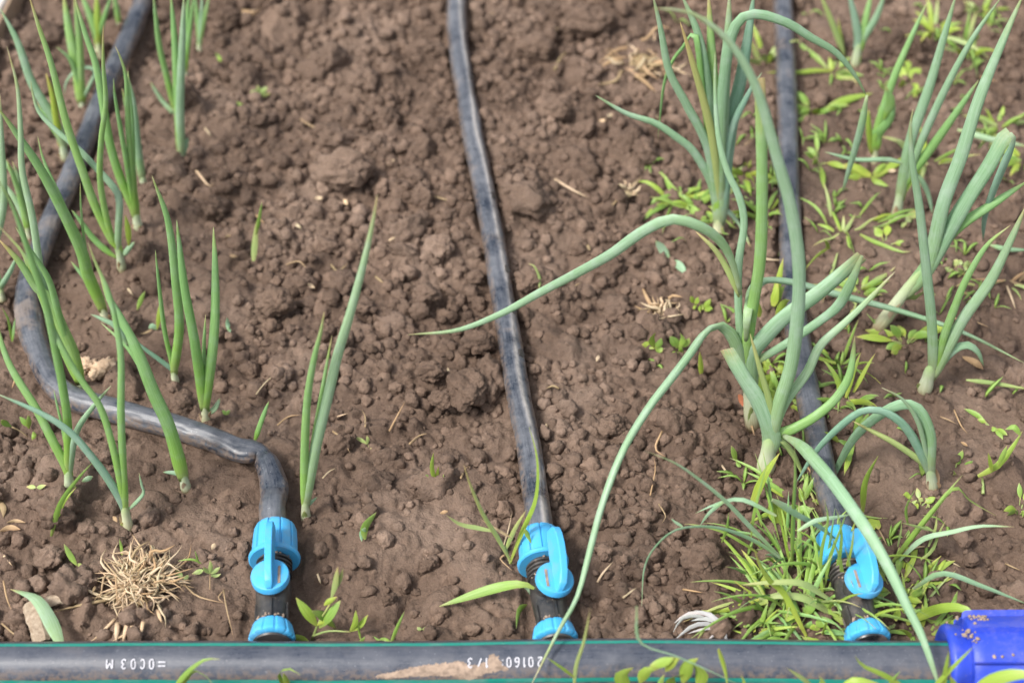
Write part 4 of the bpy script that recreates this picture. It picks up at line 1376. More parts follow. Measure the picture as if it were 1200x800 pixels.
weed('twin leaf seedling left of the nearest large onion', (866, 546), [([(863, 540), (860, 530), (857, 522)], 8, 'w', 'leaf'), ([(863, 540), (866, 545), (868, 547)], 6, 'w', 'leaf')], 'seedling', 'seedling')
weed('twisted pale sprout by the middle hose above the crossing onion leaf', (632, 338), [([(632, 338), (632, 325), (626, 312), (619, 309)], 3.5, 'y', 'tube')], 'sprout', 'seedling')
weed('two flat pale seedlings in the upper left soil', (286, 126), [([(285, 126), (280, 123), (273, 121)], 7, 'w', 'leaf'), ([(286, 126), (294, 126), (301, 130)], 7, 'w', 'leaf')], 'seedling', 'seedling')
weed('pale bushy seedling in the upper left soil', (304, 112), [([(304, 112), (299, 108), (293, 108)], 7, 'y', 'leaf'), ([(304, 111), (303, 104), (301, 100)], 7, 'y', 'leaf'), ([(305, 111), (310, 105), (314, 102)], 7, 'y', 'leaf'), ([(305, 112), (312, 111), (317, 110)], 6, 'y', 'leaf')], 'seedling', 'seedling')
weed('small green sprig near the top left soil', (258, 70), [([(258, 72), (256, 66), (252, 62)], 5, 'w', 'leaf'), ([(259, 72), (262, 66), (265, 66)], 5, 'w', 'leaf')], 'seedling', 'seedling')
weed('pale leaf cross at the upper left of the bare strip', (370, 76), [([(368, 75), (364, 70), (362, 66)], 6, 'w', 'leaf'), ([(370, 76), (375, 78), (380, 79)], 5, 'w', 'leaf')], 'seedling', 'seedling')
weed('pale forked seedling right of the long curved onion leaf', (430, 524), [([(430, 520), (424, 516), (414, 511)], 5, 'y', 'leaf'), ([(431, 520), (431, 514), (430, 510)], 5, 'y', 'leaf'), ([(431, 521), (434, 524), (435, 526)], 4, 'y', 'leaf')], 'seedling', 'seedling')
weed('grey green two leaf seedling above the two leaved onion', (268, 388), [([(268, 388), (267, 380), (266, 372)], 6, 'b', 'leaf'), ([(268, 386), (269, 389), (270, 391)], 6, 'b', 'leaf')], 'seedling', 'seedling')
weed('tiny green rosette right of the two leaved onion foot', (265, 486), [([(265, 486), (262, 482), (260, 481)], 5, 'w', 'leaf'), ([(265, 486), (268, 482), (270, 481)], 5, 'w', 'leaf')], 'seedling', 'seedling')
weed('lone curled leaf tip left of the three leaved onion', (162, 362), [([(161, 363), (165, 352), (170, 341)], 7, 'w', 'leaf')], 'seedling', 'seedling')
weed('dying yellow and grey leaf beside the three leaved onion', (185, 388), [([(184, 386), (186, 370), (188, 354)], 7, 'l', 'leaf'), ([(184, 386), (178, 382), (174, 385)], 8, 'b', 'leaf'), ([(178, 386), (170, 390), (164, 391)], 3, 'd', 'blade')], 'seedling', 'seedling')


def tuft(label, base, n, ln, spread, wd, cols, seed, up=.8, name='grass_weed', kind='blade', cat='weed'):
    """a weed whose blades fan out from one foot"""
    st = random.getstate()
    random.seed(seed)
    g = gnd(*base)
    root = empty(name, g, label, cat)
    m = pxm(g)
    for k in range(n):
        az = random.uniform(0, 2 * math.pi)
        l = ln * m * random.uniform(.35, 1.15)
        tl = random.uniform(.15, 1.0) * spread
        dr = np.array((math.cos(az), math.sin(az), 0))
        foot = g + dr * random.uniform(0, .012 if n < 18 else .034) * (1 if kind == 'blade' else .4) + np.array((0, 0, -.001))
        bend = random.uniform(.1, .85) * (1.0 if kind == 'blade' else .7)
        pts = []
        for s in (0, .3, .6, .85, 1.0):
            hor = l * math.sin(tl) * s + l * bend * s * s * .6
            ver = l * math.cos(tl) * s * up - l * bend * s ** 2.4 * .7
            p = foot + dr * hor + np.array((0, 0, ver))
            p[2] = max(p[2], gz(p[0], p[1]) + .002)
            pts.append(p)
        if kind == 'leaf':
            j = pts[1]
            blade(root, 'stem', [foot, (foot + j) / 2, j], 2.2, 'stem', M['y'], g)
            pts = pts[1:]
        blade(root, 'leaf' if kind == 'leaf' else 'blade', pts, wd * random.uniform(.7, 1.2), kind, M[random.choice(cols)], g, None)
    random.setstate(st)
    return root


tuft('light green grass tuft left of the tall dense onion', (812, 246), 12, 52, 1.0, 6, 'llw', 1)
tuft('leafy weed behind the tall dense onion foot', (828, 262), 8, 30, 1.1, 12, 'lw', 2, kind='leaf', name='broadleaf_weed')
tuft('yellow green weeds between the tall dense onion and the right hose', (872, 205), 12, 50, 1.0, 8, 'lly', 3)
tuft('spreading grass tuft right of the right hose in the bare patch', (988, 276), 20, 55, 1.2, 5, 'wwyl', 4)
tuft('upright yellow green grass behind the right hose near the top', (900, 75), 9, 66, .5, 6, 'yl', 5, up=1.0)
tuft('leafy weed cluster under the folded leaf near the top right', (955, 130), 9, 50, 1.1, 9, 'lw', 6)
tuft('round leaved pale weed between the small folded onion and the tall leaves', (1062, 100), 9, 42, 1.1, 16, 'lyl', 7, kind='leaf', name='broadleaf_weed')
tuft('yellow green grass weed among the tall leaning leaves at upper right', (1130, 62), 9, 60, .8, 6, 'lyw', 8)
tuft('weed patch at the top right corner', (1150, 18), 12, 42, 1.1, 7, 'lly', 9)
tuft('green weed at the right edge under the bent over leaves', (1196, 190), 10, 40, 1.0, 8, 'lw', 10)
tuft('broad bladed lime weed between the crossing leaf and the hooked onion', (1062, 402), 10, 52, 1.2, 12, 'llw', 11, kind='leaf', name='broadleaf_weed')
tuft('lime weed just below the small folded onion', (1020, 210), 8, 46, 1.2, 9, 'l', 12)
tuft('short bladed weed left of the lime weed beside the right hose', (960, 190), 7, 42, 1.1, 8, 'wl', 13, kind='leaf', name='broadleaf_weed')
tuft('round leaved pale seedling at the foot of the tall leaning onion', (1056, 262), 7, 24, 1.3, 15, 'y', 14, kind='leaf', name='broadleaf_weed')
tuft('cluster of small round leaves left of the short hooked onion top', (1122, 318), 10, 18, 1.2, 10, 'y', 15, kind='leaf', name='broadleaf_weed')
tuft('twin long lime leaves below the spreading grass tuft', (1038, 285), 3, 34, 1.0, 11, 'l', 16, kind='leaf', name='broadleaf_weed')
tuft('straw coloured grass at the right edge', (1182, 330), 8, 46, 1.3, 4, 'ddy', 17)
tuft('tall yellow green grass between the hose and the bent leaf, centre right', (990, 470), 9, 78, .7, 7, 'llw', 18, up=1.0)
tuft('yellow green leafy weed behind the nearest big onion', (915, 440), 9, 56, .9, 11, 'lly', 19)
tuft('tall lime blade group left of the right hose behind the big onion', (905, 365), 6, 80, .35, 10, 'l', 20, up=1.05)
tuft('leafy weed under the crossing leaf right of the hose', (1000, 520), 7, 44, 1.1, 9, 'wl', 21)
tuft('tiny clover like weed below the bent over onion', (1078, 592), 10, 20, 1.1, 8, 'ly', 22, kind='leaf', name='broadleaf_weed')
tuft('lime weed at the right edge below the fallen leaf', (1196, 598), 9, 40, 1.1, 9, 'llw', 23, kind='leaf', name='broadleaf_weed')
tuft('small sprout pair in the smooth soil at right', (1118, 550), 4, 26, 1.1, 7, 'w', 24, kind='leaf', name='seedling', cat='seedling')
tuft('small sprout trio below the fallen yellowish leaf', (1162, 500), 5, 30, 1.1, 7, 'w', 25, kind='leaf', name='seedling', cat='seedling')
weed('bright branching sprout leaning right at the right edge', (1150, 570), [([(1152, 578), (1152, 566), (1150, 558)], 4, 'y', 'stem'), ([(1146, 558), (1170, 545), (1188, 522), (1198, 505)], 9, 'l', 'blade'), ([(1162, 552), (1160, 540), (1158, 530)], 6, 'l', 'blade'), ([(1170, 545), (1176, 532), (1180, 522)], 7, 'w', 'leaf'),
      ([(1196, 510), (1188, 500), (1178, 503)], 8, 'w', 'leaf')])
# grass round the right valve
tuft('dense green grass clump left of the right valve', (932, 688), 34, 112, .85, 4, 'wwwgy', 30)
tuft('broad bladed grass left of the right valve close to the main pipe', (940, 724), 22, 112, 1.05, 7, 'wwwlg', 31)
tuft('upright fine grass in front of the scuffed hose end', (925, 655), 22, 105, .6, 4, 'wwgb', 32, up=1.0)
tuft('low leafy weed under the grass by the main pipe', (930, 738), 22, 46, 1.2, 11, 'wlg', 33, kind='leaf', name='broadleaf_weed')
tuft('fine grass covering the top of the right valve', (968, 705), 20, 125, .5, 4.5, 'wwlg', 34, up=1.0)
tuft('yellow green leafy weed crowding the right side of the right valve', (1052, 700), 30, 60, 1.0, 10, 'llw', 35, kind='leaf', name='broadleaf_weed')
tuft('thin grass between the right valve and the blue coupling', (1066, 725), 28, 66, .9, 5, 'wly', 36)
tuft('short grass left of the papery scrap', (890, 738), 12, 48, .9, 6, 'wl', 37)
weed('long arching grass blades left of the grass clump', (926, 664), [
    ([(925, 662), (890, 637), (852, 621), (820, 617), (790, 622), (767, 642), (755, 667), (752, 711)], 6, 'b', 'blade', -.03), ([(917, 655), (880, 618), (850, 587), (817, 560), (790, 542), (756, 528)], 6, 'b', 'blade'),
    ([(910, 604), (870, 585), (840, 590), (815, 601)], 6, 'b', 'blade'), ([(850, 586), (832, 600), (820, 616)], 5, 'b', 'blade'), ([(800, 617), (792, 612), (786, 607)], 4, 'b', 'blade'),
    ([(928, 664), (930, 600), (932, 560), (931, 520)], 6, 'w', 'blade'), ([(922, 660), (905, 630), (885, 600)], 4, 'w', 'blade'), ([(926, 662), (918, 625), (910, 595)], 4, 'l', 'blade'), ([(880, 630), (884, 600), (894, 560), (900, 540)], 4, 'w', 'blade'),
    ([(846, 635), (852, 618), (854, 600)], 4, 'w', 'blade')])
weed('pale broad grass bent flat over the papery scrap', (968, 722), [
    ([(978, 722), (947, 702), (915, 697), (890, 702), (857, 707)], 10, 'y', 'blade'), ([(970, 700), (940, 683), (902, 682), (868, 685)], 9, 'y', 'blade'), ([(945, 745), (920, 697), (902, 680), (890, 660), (884, 643)], 8, 'l', 'blade'),
    ([(900, 704), (847, 717), (830, 732), (815, 752)], 10, 'w', 'blade'), ([(890, 702), (850, 715), (810, 716)], 7, 'l', 'blade'), ([(884, 740), (880, 715), (878, 692), (866, 686), (860, 680)], 7, 'l', 'blade'), ([(874, 740), (872, 715), (872, 690)], 6, 'w', 'blade'),
    ([(990, 730), (960, 705), (935, 700), (915, 702)], 12, 'w', 'blade'), ([(912, 752), (885, 746), (850, 735)], 4, 'l', 'blade'), ([(930, 752), (900, 748), (870, 752)], 7, 'w', 'blade')])
weed('grass with long blades spraying right of the right valve', (1044, 662), [
    ([(1043, 662), (1081, 612), (1106, 582), (1128, 556)], 6, 'w', 'blade'), ([(1046, 660), (1092, 600), (1119, 571), (1137, 586), (1167, 604)], 6, 'w', 'blade'), ([(1050, 660), (1080, 632), (1115, 623), (1149, 616), (1189, 617)], 7, 'b', 'blade'),
    ([(1070, 690, 14), (1104, 672, 34), (1149, 686, 30), (1205, 708, 20)], 8, 'b', 'blade'), ([(1079, 655), (1092, 645), (1100, 625), (1108, 610)], 5, 'y', 'blade'), ([(1088, 640), (1096, 620), (1098, 600)], 4, 'y', 'blade'),
    ([(1064, 614), (1062, 595), (1072, 574)], 4, 'w', 'blade'), ([(1052, 640), (1056, 620), (1056, 610)], 3, 'y', 'blade'), ([(1095, 622), (1075, 617), (1056, 612)], 4, 'y', 'blade'), ([(1058, 720), (1078, 700), (1090, 678)], 6, 'l', 'blade')])
weed('wide folded grass leaf between the right valve and the blue coupling', (1064, 730), [([(1062, 730), (1090, 716), (1115, 711), (1135, 716), (1152, 738), (1164, 754)], 13, 'l', 'blade', -.04), ([(1112, 728), (1116, 712), (1122, 692)], 8, 'w', 'blade')])
tuft('wispy thin grass hiding the collar of the right valve', (978, 668), 16, 100, .5, 4, 'wwl', 51, up=1.0)
weed('fine blades leaning across the blue collar of the right valve', (972, 688), [([(966, 690), (972, 655), (984, 622), (992, 600)], 5, 'w', 'blade', .0), ([(970, 692), (982, 660), (986, 625), (980, 596)], 5, 'w', 'blade', .0),
    ([(975, 694), (990, 668), (998, 640), (1001, 612)], 5, 'l', 'blade', -.01), ([(962, 690), (962, 650), (970, 610), (966, 585)], 5, 'w', 'blade', .0), ([(968, 700), (986, 690), (984, 655), (974, 628)], 7, 'w', 'blade', -.02),
    ([(935, 622), (955, 610), (978, 606), (1000, 602)], 6, 'b', 'blade', .01), ([(905, 586), (932, 602), (960, 617), (985, 636)], 8, 'b', 'blade', .02), ([(978, 700), (994, 690), (996, 665), (990, 640)], 5, 'w', 'blade', -.02)])
weed('lone lime blade above the right valve', (1012, 600), [([(1011, 600), (1014, 565), (1029, 534)], 8, 'l', 'blade'), ([(1012, 618), (1026, 612), (1030, 620)], 18, 'l', 'leaf')])
weed('lime broad leaf behind the fine grass over the right valve', (922, 612), [([(918, 615), (910, 598), (902, 588)], 26, 'l', 'leaf'), ([(934, 610), (940, 600), (952, 596)], 20, 'w', 'leaf'), ([(880, 590), (896, 556), (914, 530)], 12, 'l', 'blade'), ([(905, 585), (935, 600), (964, 618)], 8, 'b', 'blade')])
tuft('long arching green blades sprawling left of the grass clump', (905, 715), 14, 120, 1.1, 5, 'wwgl', 38)
tuft('green weeds creeping along the right hose behind the valve', (940, 590), 16, 70, 1.0, 6, 'wwl', 39)
tuft('leafy green weed against the right hose, halfway up', (915, 470), 14, 60, 1.1, 9, 'wl', 40)
tuft('grassy weed beside the right hose below the crossing leaf', (985, 430), 16, 60, 1.0, 5, 'wwl', 41)
tuft('grassy weed left of the right hose in the upper part', (895, 255), 16, 55, 1.0, 5, 'wl', 42)
tuft('low weed between the tall dense onion and its drooping leaf', (790, 235), 12, 44, 1.1, 6, 'wl', 43)
tuft('loose weed under the leaning onion foot', (1005, 345), 14, 50, 1.2, 7, 'wly', 44)
tuft('loose weed behind the onion with three tall leaves', (1085, 190), 14, 55, 1.1, 6, 'wly', 45)
tuft('mixed weeds beside the small onion at the top edge', (975, 85), 14, 55, 1.0, 6, 'lyw', 46)
tuft('mixed weeds at the top right behind the leaning leaves', (1095, 40), 14, 55, 1.0, 6, 'lyw', 47)
tuft('weeds around the fallen bluish leaf at upper right', (1170, 150), 14, 50, 1.1, 7, 'lyw', 48)
tuft('grass spilling over the main pipe right of the valve', (1085, 742), 14, 60, 1.0, 6, 'wl', 49)
# fine ground cover among the right row: too small and too many to tell apart
mbv, mbf, mat_, off = [], [], {'t': [], 'len': [], 'ring': []}, 0
for k in range(150):
    if k % 5:
        cx_, cy_ = random.choice([(955, 250), (985, 140), (1075, 90), (1140, 50), (1040, 410), (975, 480), (930, 600), (1060, 660), (870, 720), (1000, 560), (820, 240), (890, 180), (1180, 190), (1110, 330)])
        px, py = random.gauss(cx_, 38), random.gauss(cy_, 30)
    else:
        px, py = random.uniform(760, 1195), random.uniform(10, 735)
    if py > 738 or px > 1196:
        continue
    g = gnd(px, py)
    for q in range(random.randint(1, 4)):
        az, l = random.uniform(0, 6.28), random.uniform(.005, .020)
        dr = np.array((math.cos(az), math.sin(az), 0))
        P3 = np.array([g, g + dr * l * .4 + np.array((0, 0, l * .5)), g + dr * l + np.array((0, 0, l * random.uniform(.1, .8)))])
        Q = spline(P3, 6)
        wv, fl = shape('leaf', 6)
        V, fs, at = sweep(Q, wv * random.uniform(.0008, .0022), np.maximum(wv * .0002, .0002), (-dr[1], dr[0], 0), 4, .2)
        mbv.append(V)
        mbf += [tuple(i + off for i in f_) for f_ in fs]
        off += len(V)
        for kk in mat_:
            mat_[kk].append(at[kk])
gc = mesh_np('ground_cover', np.vstack(mbv), mbf, M['w'], None, True, {kk: np.concatenate(vv) for kk, vv in mat_.items()})
gc['kind'] = 'stuff'
gc['label'] = 'fine sprouting ground cover scattered among the right onion row'
# in front of the main pipe
weed('two curling blades in front of the main pipe under the left print', (206, 830), [([(200, 812), (215, 792), (228, 780), (242, 772), (258, 772)], 7, 'w', 'blade', -.01), ([(212, 805), (225, 787), (238, 789), (250, 802)], 6, 'w', 'blade', -.01)])
weed('small lime sprout curling before the pipe, left of centre', (336, 825), [([(337, 808), (327, 790), (338, 783), (352, 790)], 6, 'l', 'blade', -.01), ([(338, 812), (336, 800), (332, 788)], 9, 'l', 'leaf', -.01)])
weed('thin pale shoot standing in front of the pipe below the middle valve', (672, 830), [([(672, 812), (675, 780), (684, 752), (692, 712)], 5, 'y', 'blade', .0), ([(673, 793), (660, 783), (641, 770)], 4, 'l', 'blade', 0.0)])
weed('yellow green lobed weed in front of the pipe', (775, 840), [([(735, 812), (728, 792), (742, 782)], 20, 'l', 'leaf', 0), ([(750, 800), (758, 786), (772, 783)], 16, 'l', 'leaf', 0), ([(762, 780), (776, 776), (790, 770)], 13, 'l', 'leaf', 0), ([(780, 786), (790, 774), (798, 770)], 12, 'l', 'leaf', 0),
      ([(800, 800), (806, 780), (818, 771)], 18, 'l', 'leaf', 0), ([(818, 806), (822, 790), (812, 776)], 18, 'l', 'leaf', 0), ([(790, 812), (786, 796), (800, 790)], 16, 'l', 'leaf', 0), ([(770, 812), (774, 800), (778, 790)], 8, 'w', 'leaf', 0),
      ([(746, 710), (750, 752), (790, 768), (830, 785), (866, 802)], 4, 'b', 'blade', -.01), ([(842, 760), (850, 785), (853, 806)], 6, 'l', 'blade', -.01)], 'broadleaf_weed')
weed('row of grass tips in front of the pipe at right of centre', (960, 850), [([(960, 815), (945, 798), (922, 782)], 7, 'y', 'blade', 0), ([(1062, 806), (1035, 790), (1012, 780), (1002, 768)], 7, 'l', 'blade', 0), ([(958, 815), (964, 800), (960, 792)], 10, 'w', 'leaf', 0),
      ([(1040, 806), (1048, 794), (1055, 786)], 5, 'w', 'blade', 0), ([(980, 812), (1000, 797), (1030, 800)], 10, 'l', 'leaf', 0), ([(868, 812), (872, 800), (868, 790)], 6, 'w', 'blade', 0)])
weed('grass blades crossing the left lip of the blue coupling', (1104, 850), [([(1104, 812), (1108, 785), (1112, 762)], 7, 'l', 'blade', 0), ([(1088, 812), (1112, 786), (1142, 756)], 6, 'l', 'blade', 0), ([(1116, 815), (1118, 803), (1114, 792)], 12, 'l', 'leaf', 0)])
weed('broad lime leaf in front of the blue coupling at the bottom right', (1180, 870), [([(1136, 812), (1160, 798), (1190, 790), (1225, 792)], 18, 'l', 'leaf', -.01)], 'broadleaf_weed')


V3, F3, T3 = crumbs(2, BASECRUMBS, 10)
bc = mesh_np('foot_crumbs', V3, F3, M['soil'], soil, attrs={'tone': T3})
bc['kind'] = 'stuff'


# ------------------------------------------------------------------ litter
def scrap(name, label, cat, pts, wpx, col, kind='straw', group=None, lift=.0062):
    P3 = [gnd(p[0], p[1], lift + (p[2] / 1000 if len(p) > 2 else 0)) for p in pts]
    o = blade(None, name, P3, wpx, kind, M[col], P3[0])
    return tag(o, label, cat, group)


LMK = [((548, 456), 'the large rounded clod'), ((405, 208), 'the wide flat clod'), ((168, 696), 'the big root clump'), ((776, 372), 'the small root curl'), ((752, 80), 'the dry grass clump'),
       ((320, 660), 'the left valve'), ((645, 670), 'the middle valve'), ((1000, 670), 'the right valve'), ((358, 600), 'the onion by the left valve'), ((241, 490), 'the neat two leaved onion'),
       ((113, 430), 'the tan clay lump'), ((308, 538), 'the left hose kink'), ((842, 270), 'the tall dense onion'), ((897, 545), 'the nearest large onion'), ((1083, 450), 'the hooked onion'),
       ((1094, 565), 'the bent over onion'), ((40, 728), 'the wood chip'), ((822, 652), 'the flat topped clod'), ((690, 30), 'the broad dark clod'), ((213, 185), 'the tall single onion'), ((786, 300), 'the bluish seedling'),
       ((432, 612), 'the leaf pair on a stalk'), ((298, 280), 'the pale green shoot'), ((1150, 760), 'the blue coupling'), ((1022, 388), 'the leaning onion'), ((734, 232), 'the forked root scrap'), ((442, 232), 'the long leaf tip'),
       ((478, 392), 'the crossing leaf tip'), ((600, 400), 'the middle hose, halfway up'), ((560, 200), 'the middle hose, high up'), ((143, 640), 'the lowest left onion'), ((545, 110), 'the middle hose top'), ((1050, 258), 'the onion with three tall leaves'),
       ((512, 560), 'the bright green tuft'), ((700, 560), 'the arching big leaf'), ((150, 340), 'the folded left onion leaf'), ((290, 118), 'the upper left seedlings'), ((815, 735), 'the papery scrap')]
used = set()


def whereabouts(what, x, y):
    near = sorted(LMK, key=lambda q: math.hypot(q[0][0] - x, q[0][1] - y))
    def side(q):
        dx, dy = x - q[0][0], y - q[0][1]
        return ('right of ' if dx > 0 else 'left of ') if abs(dx) > abs(dy) else ('below ' if dy > 0 else 'above ')
    for q in near[:3]:
        lab = what + ' just ' + side(q) + q[1]
        if lab not in used:
            break
    else:
        lab = what + ' between ' + near[0][1] + ' and ' + near[1][1]
    used.add(lab)
    return lab


STR = [[(300, 462), (312, 447), (326, 436)], [(456, 505), (465, 488), (475, 470)], [(456, 282), (470, 274), (482, 264)], [(440, 324), (450, 332)], [(645, 47), (655, 30)], [(650, 82), (658, 66), (668, 60)],
       [(508, 230), (530, 236)], [(325, 498), (338, 488), (352, 486)], [(335, 310), (350, 306), (360, 315)], [(388, 310), (396, 318), (408, 308)], [(395, 335), (400, 322)], [(230, 200), (245, 218), (250, 214)],
       [(266, 30), (285, 15), (306, 12)], [(718, 240), (730, 228), (752, 206)], [(650, 210), (670, 222), (690, 232)], [(700, 682), (706, 672), (718, 658)], [(730, 700), (746, 688)], [(800, 690), (824, 694)],
       [(762, 580), (768, 550), (766, 535)], [(772, 590), (780, 604), (776, 612)], [(720, 490), (728, 500), (732, 510)], [(660, 345), (674, 335), (682, 330)], [(776, 505), (768, 525), (780, 535)],
       [(20, 440), (14, 455)], [(390, 505), (402, 515), (410, 530)], [(395, 488), (408, 484)], [(378, 560), (386, 552), (394, 548)], [(428, 500), (428, 488), (424, 480)], [(352, 140), (370, 150), (386, 152)],
       [(262, 690), (265, 710), (274, 748)], [(262, 692), (256, 700), (262, 706)], [(214, 682), (228, 696), (244, 702), (262, 706)], [(2, 730), (20, 745), (36, 752)], [(4, 680), (8, 700), (14, 716)], [(2, 648), (14, 662)],
       [(1180, 335), (1186, 350), (1190, 362)], [(1102, 488), (1112, 492), (1120, 496)], [(1118, 480), (1126, 498), (1134, 508)], [(846, 545), (856, 560)], [(1148, 90), (1170, 96)], [(885, 300), (900, 304), (920, 305)],
       [(860, 180), (870, 172), (886, 160)], [(1108, 655), (1126, 664)], [(1178, 660), (1196, 668)], [(1060, 645), (1080, 640), (1090, 642)], [(1110, 372), (1140, 376), (1160, 384)], [(905, 620), (910, 600), (918, 590)],
       [(1128, 340), (1140, 352), (1145, 362)], [(480, 520), (492, 510), (500, 508)], [(372, 672), (376, 684)], [(540, 560), (546, 548), (552, 545)], [(655, 455), (648, 452), (640, 455)], [(590, 640), (596, 620), (600, 600)],
       [(570, 20), (580, 14)], [(300, 252), (310, 262)], [(150, 338), (156, 346)], [(240, 150), (248, 160)], [(880, 495), (884, 510)], [(1030, 620), (1040, 640)], [(945, 545), (952, 556), (950, 566)]]
for k, p in enumerate(STR):
    cl = random.choice('ddp')
    kd = ('bent ' if len(p) > 2 else 'straight ') + ('pale' if cl == 'p' else 'tan')
    scrap('straw_bit', whereabouts(kd + ' straw bit', p[1][0], p[1][1]), 'straw', p, random.uniform(1.6, 3.2), cl, 'straw', 'dry straw bits on the soil')
FLK = [(350, 265), (373, 232), (405, 237), (365, 335), (525, 435), (268, 276), (274, 300), (178, 600), (135, 608), (110, 690), (520, 600), (690, 290), (715, 135), (705, 142), (840, 650), (1130, 520), (1045, 200), (640, 500), (250, 640), (700, 420), (458, 190)]
for (x, y) in FLK:
    a = random.uniform(0, 3.14)
    scrap('chaff_flake', whereabouts('tiny pale chaff flake', x, y), 'chaff', [(x - 5 * math.cos(a), y - 4 * math.sin(a)), (x, y), (x + 5 * math.cos(a), y + 4 * math.sin(a))], random.uniform(4, 6), random.choice('ppd'), 'leaf', 'pale chaff flakes on the soil')
scrap('dry_leaf', 'curled tan dry leaf strip at the top of the upper left soil', 'leaf', [(268, 28), (282, 14), (300, 16), (306, 6)], 6, 'd', 'leaf')
scrap('dry_leaf', 'rusty red dry leaf behind the foot of the nearest large onion', 'leaf', [(866, 462), (876, 474, 6), (888, 487)], 13, 'r', 'leaf')
scrap('dry_leaf', 'brown dry leaf curl behind the hooked onion leaf at right', 'leaf', [(1128, 418), (1142, 424), (1152, 432)], 9, 'd', 'leaf')


def clump(name, label, cat, base, n, rpx, wpx, cols, seed, extra=(), rise=.7):
    random.seed(seed)
    g = gnd(*base)
    g = g + np.array((0, 0, .0055 if n > 100 else .002))
    root = empty(name, g, label, cat)
    m = pxm(g)
    # buried heart of packed soil and fibre
    v, f = lump(2, seed)
    mesh_np('core', v * rpx * m * np.array((.42, .42, .26)) + g + np.array((0, 0, .002)), f, M[cols[0]], root, True, None, g)
    for k in range(n):
        az, el = random.uniform(0, 6.283), random.uniform(.1, 1.5) * rise
        l = rpx * m * random.uniform(.5, 1.15)
        dr = np.array((math.cos(az) * math.cos(el), math.sin(az) * math.cos(el), math.sin(el)))
        sdv = np.array((-math.sin(az), math.cos(az), 0)) * random.uniform(-.9, .9)
        a = g + dr * l * random.uniform(0, .45) + np.array((random.gauss(0, .30), random.gauss(0, .30), abs(random.gauss(.12, .14)))) * rpx * m
        pts = [a]
        wig = np.array((random.gauss(0, 1), random.gauss(0, 1), random.gauss(0, .6)))
        wig /= np.linalg.norm(wig)
        ph = random.uniform(0, 6.28)
        for s in (.2, .4, .6, .8, 1.0):
            p = a + dr * l * s * .8 + sdv * l * s * s * 1.3 + wig * l * .13 * math.sin(ph + s * 6) + np.array((0, 0, -l * .25 * s * s))
            p[2] = max(p[2], gz(p[0], p[1]) + .0015)
            pts.append(p)
        blade(root, 'root', pts, wpx * random.uniform(.5, 1.3), 'straw', M[random.choice(cols)], g)
    for pts, w_ in extra:
        blade(root, 'root', [gnd(x, y, .004) for x, y in pts], w_, 'straw', M[random.choice(cols)], g)
    return root


clump('root_clump', 'big tangled clump of pale dry onion roots at lower left near the main pipe', 'roots', (167, 693), 340, 36, 2.9, 'pppd', 5,
      [([(138, 702), (110, 695), (90, 682), (82, 672)], 4), ([(140, 700), (112, 705), (80, 712), (62, 717)], 4), ([(200, 672), (220, 655), (224, 638)], 3), ([(135, 725), (115, 745), (105, 752)], 4), ([(160, 720), (150, 740), (130, 752)], 4),
       ([(185, 715), (188, 725), (191, 730)], 5), ([(168, 728), (164, 748)], 5), ([(138, 730), (136, 752)], 7), ([(150, 728), (144, 752)], 6)])
clump('root_clump', 'small curl of pale dry roots in the soil left of the arching onion', 'roots', (776, 372), 46, 20, 3.0, 'pd', 6, [([(768, 366), (760, 352), (754, 340), (752, 330)], 5), ([(765, 362), (752, 362), (743, 358)], 3)])
clump('dry_grass_clump', 'loose clump of dry tan grass at upper right beside the tall dense onion', 'dry grass', (752, 80), 34, 36, 4.0, 'dp', 7, [([(716, 66), (740, 84), (756, 96), (772, 112)], 6), ([(758, 112), (766, 130), (772, 140)], 4), ([(780, 88), (800, 78), (806, 72)], 5)], .5)
clump('root_clump', 'pale forked root scrap right of the middle hose in the upper strip', 'roots', (734, 232), 14, 15, 3.4, 'p', 8, [([(736, 228), (744, 216), (752, 206)], 4)])
random.seed(99)
# wood chip and leaf at lower left
g = gnd(52, 738)
mb = MB()
A, B_ = gnd(34, 708, .008), gnd(50, 752, .008)
Q = spline([A, (A + B_) / 2 + np.array((.001, 0, .003)), B_], 12)
V, fs, at = sweep(Q, np.full(12, .0062) * np.array([.75, .95, .98, 1, 1, 1.02, 1, 1.05, 1, 1, .95, .8]), np.full(12, .0030), (1, 0, .2), 6, 0,
                  np.array([[1 + .07 * math.sin(i * 1.3 + j * 2.7) for j in range(6)] for i in range(12)]))
tag(mesh_np('wood_chip', V, fs, M['wood'], None, False, at, g), 'pale split wood chip against the main pipe at lower left', 'wood chip')
A, B_ = gnd(48, 708, .004), gnd(90, 700, .004)
Q = spline([A, (A + B_) / 2 + np.array((0, 0, .002)), B_], 10)
V, fs, at = sweep(Q, np.full(10, .0042), np.full(10, .0032), (0, 1, 0), 8, 0, np.array([[1 + .15 * math.sin(i * 1.7 + j * 2.3) for j in range(8)] for i in range(10)]))
tag(mesh_np('wood_chip', V, fs, M['wood'], None, True, at, A), 'weathered brown twig stub left of the dry root clump', 'wood chip')
plant('fallen_leaf', 'leaf', 'pale green flat leaf lying over the wood chip at lower left', (72, 752), [([(72, 757, 16), (60, 728, 18), (44, 702, 22), (28, 694, 16), (12, 690, 12)], 19, 'b', 'blade')])
for pts, wv, lab in (([(8, 612), (18, 610), (30, 612)], 5, 'grey twig bit on the lumpy soil at the left edge, upper'), ([(0, 622), (12, 618), (24, 620)], 8, 'brown bark scrap at the left edge under the twig bit'),
                     ([(0, 586), (4, 596), (4, 606)], 9, 'pale wood sliver at the very left edge')):
    scrap('wood_sliver', lab, 'wood chip', pts, wv, 'd', 'leaf', None, .001)
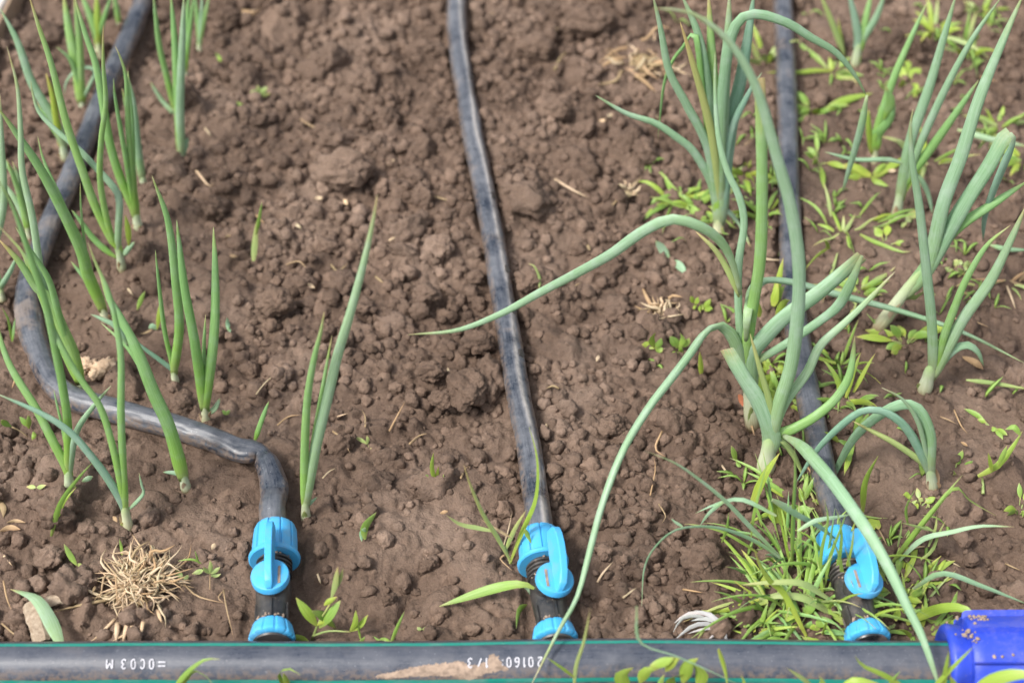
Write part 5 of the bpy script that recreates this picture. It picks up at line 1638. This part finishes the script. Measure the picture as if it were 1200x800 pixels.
# papery scrap
plant('papery_scrap', 'scrap', 'greyish white papery scrap torn into strips beside the main pipe', (842, 738), [
    ([(846, 738, 6), (834, 722, 12), (818, 717, 12), (802, 720, 9), (788, 732, 5)], 5, 'q', 'leaf'), ([(848, 742, 6), (832, 731, 10), (812, 733, 9), (791, 749, 4)], 6, 'q', 'leaf'), ([(852, 752, 4), (846, 735, 11), (832, 720, 14), (814, 715, 12)], 8, 'q', 'leaf'),
    ([(855, 752, 3), (842, 742, 8), (830, 749, 5)], 6, 'q', 'leaf'), ([(838, 730, 10), (820, 722, 12), (800, 724, 9), (789, 740, 5)], 5, 'q', 'leaf'), ([(850, 748, 5), (842, 730, 12), (826, 724, 12), (810, 727, 8)], 7, 'q', 'leaf'),
    ([(848, 744, 5), (838, 736, 9), (822, 737, 8), (806, 742, 4)], 4, 'q', 'leaf')])
scrap('papery_shred', 'thin white shred hanging over the main pipe near the papery scrap', 'scrap', [(860, 765, 30), (864, 780, 26), (875, 795, 20), (884, 806, 10)], 4, 'q', 'straw')

# bleached board at the top left corner
A, B_ = gnd(29, -2), gnd(-2, 60)
e = (B_ - A)[:2]
e /= np.linalg.norm(e)
nrm = np.array((-e[1], e[0]))
if nrm[0] > 0:
    nrm = -nrm
c = (A + B_)[:2] / 2
brd = empty('weathered_board', (c[0], c[1], 0), 'bleached pale board with brown edge at the top left corner', 'board')
mb = MB()
v = []
for zz in (-.01, .022):
    for a_, b_ in ((-.22, .003), (.16, .003), (.16, .14), (-.22, .14)):
        q = c + e * a_ + nrm * b_
        v.append((q[0], q[1], zz))
mb.add(v, [(3, 2, 1, 0), (4, 5, 6, 7), (0, 1, 5, 4), (1, 2, 6, 5), (2, 3, 7, 6), (3, 0, 4, 7)])
mb.build('plank', M['pale_wood'], brd, (c[0], c[1], 0), bevel=.003, auto=30)
v = []
for zz in (-.01, .0185):
    for a_, b_ in ((-.219, -.001), (.159, -.001), (.159, .0029), (-.219, .0029)):
        q = c + e * a_ + nrm * b_
        v.append((q[0], q[1], zz))
mb = MB().add(v, [(3, 2, 1, 0), (4, 5, 6, 7), (0, 1, 5, 4), (1, 2, 6, 5), (2, 3, 7, 6), (3, 0, 4, 7)])
mb.build('bark_edge', M['bark'], brd, (c[0], c[1], 0), bevel=.001, auto=30)
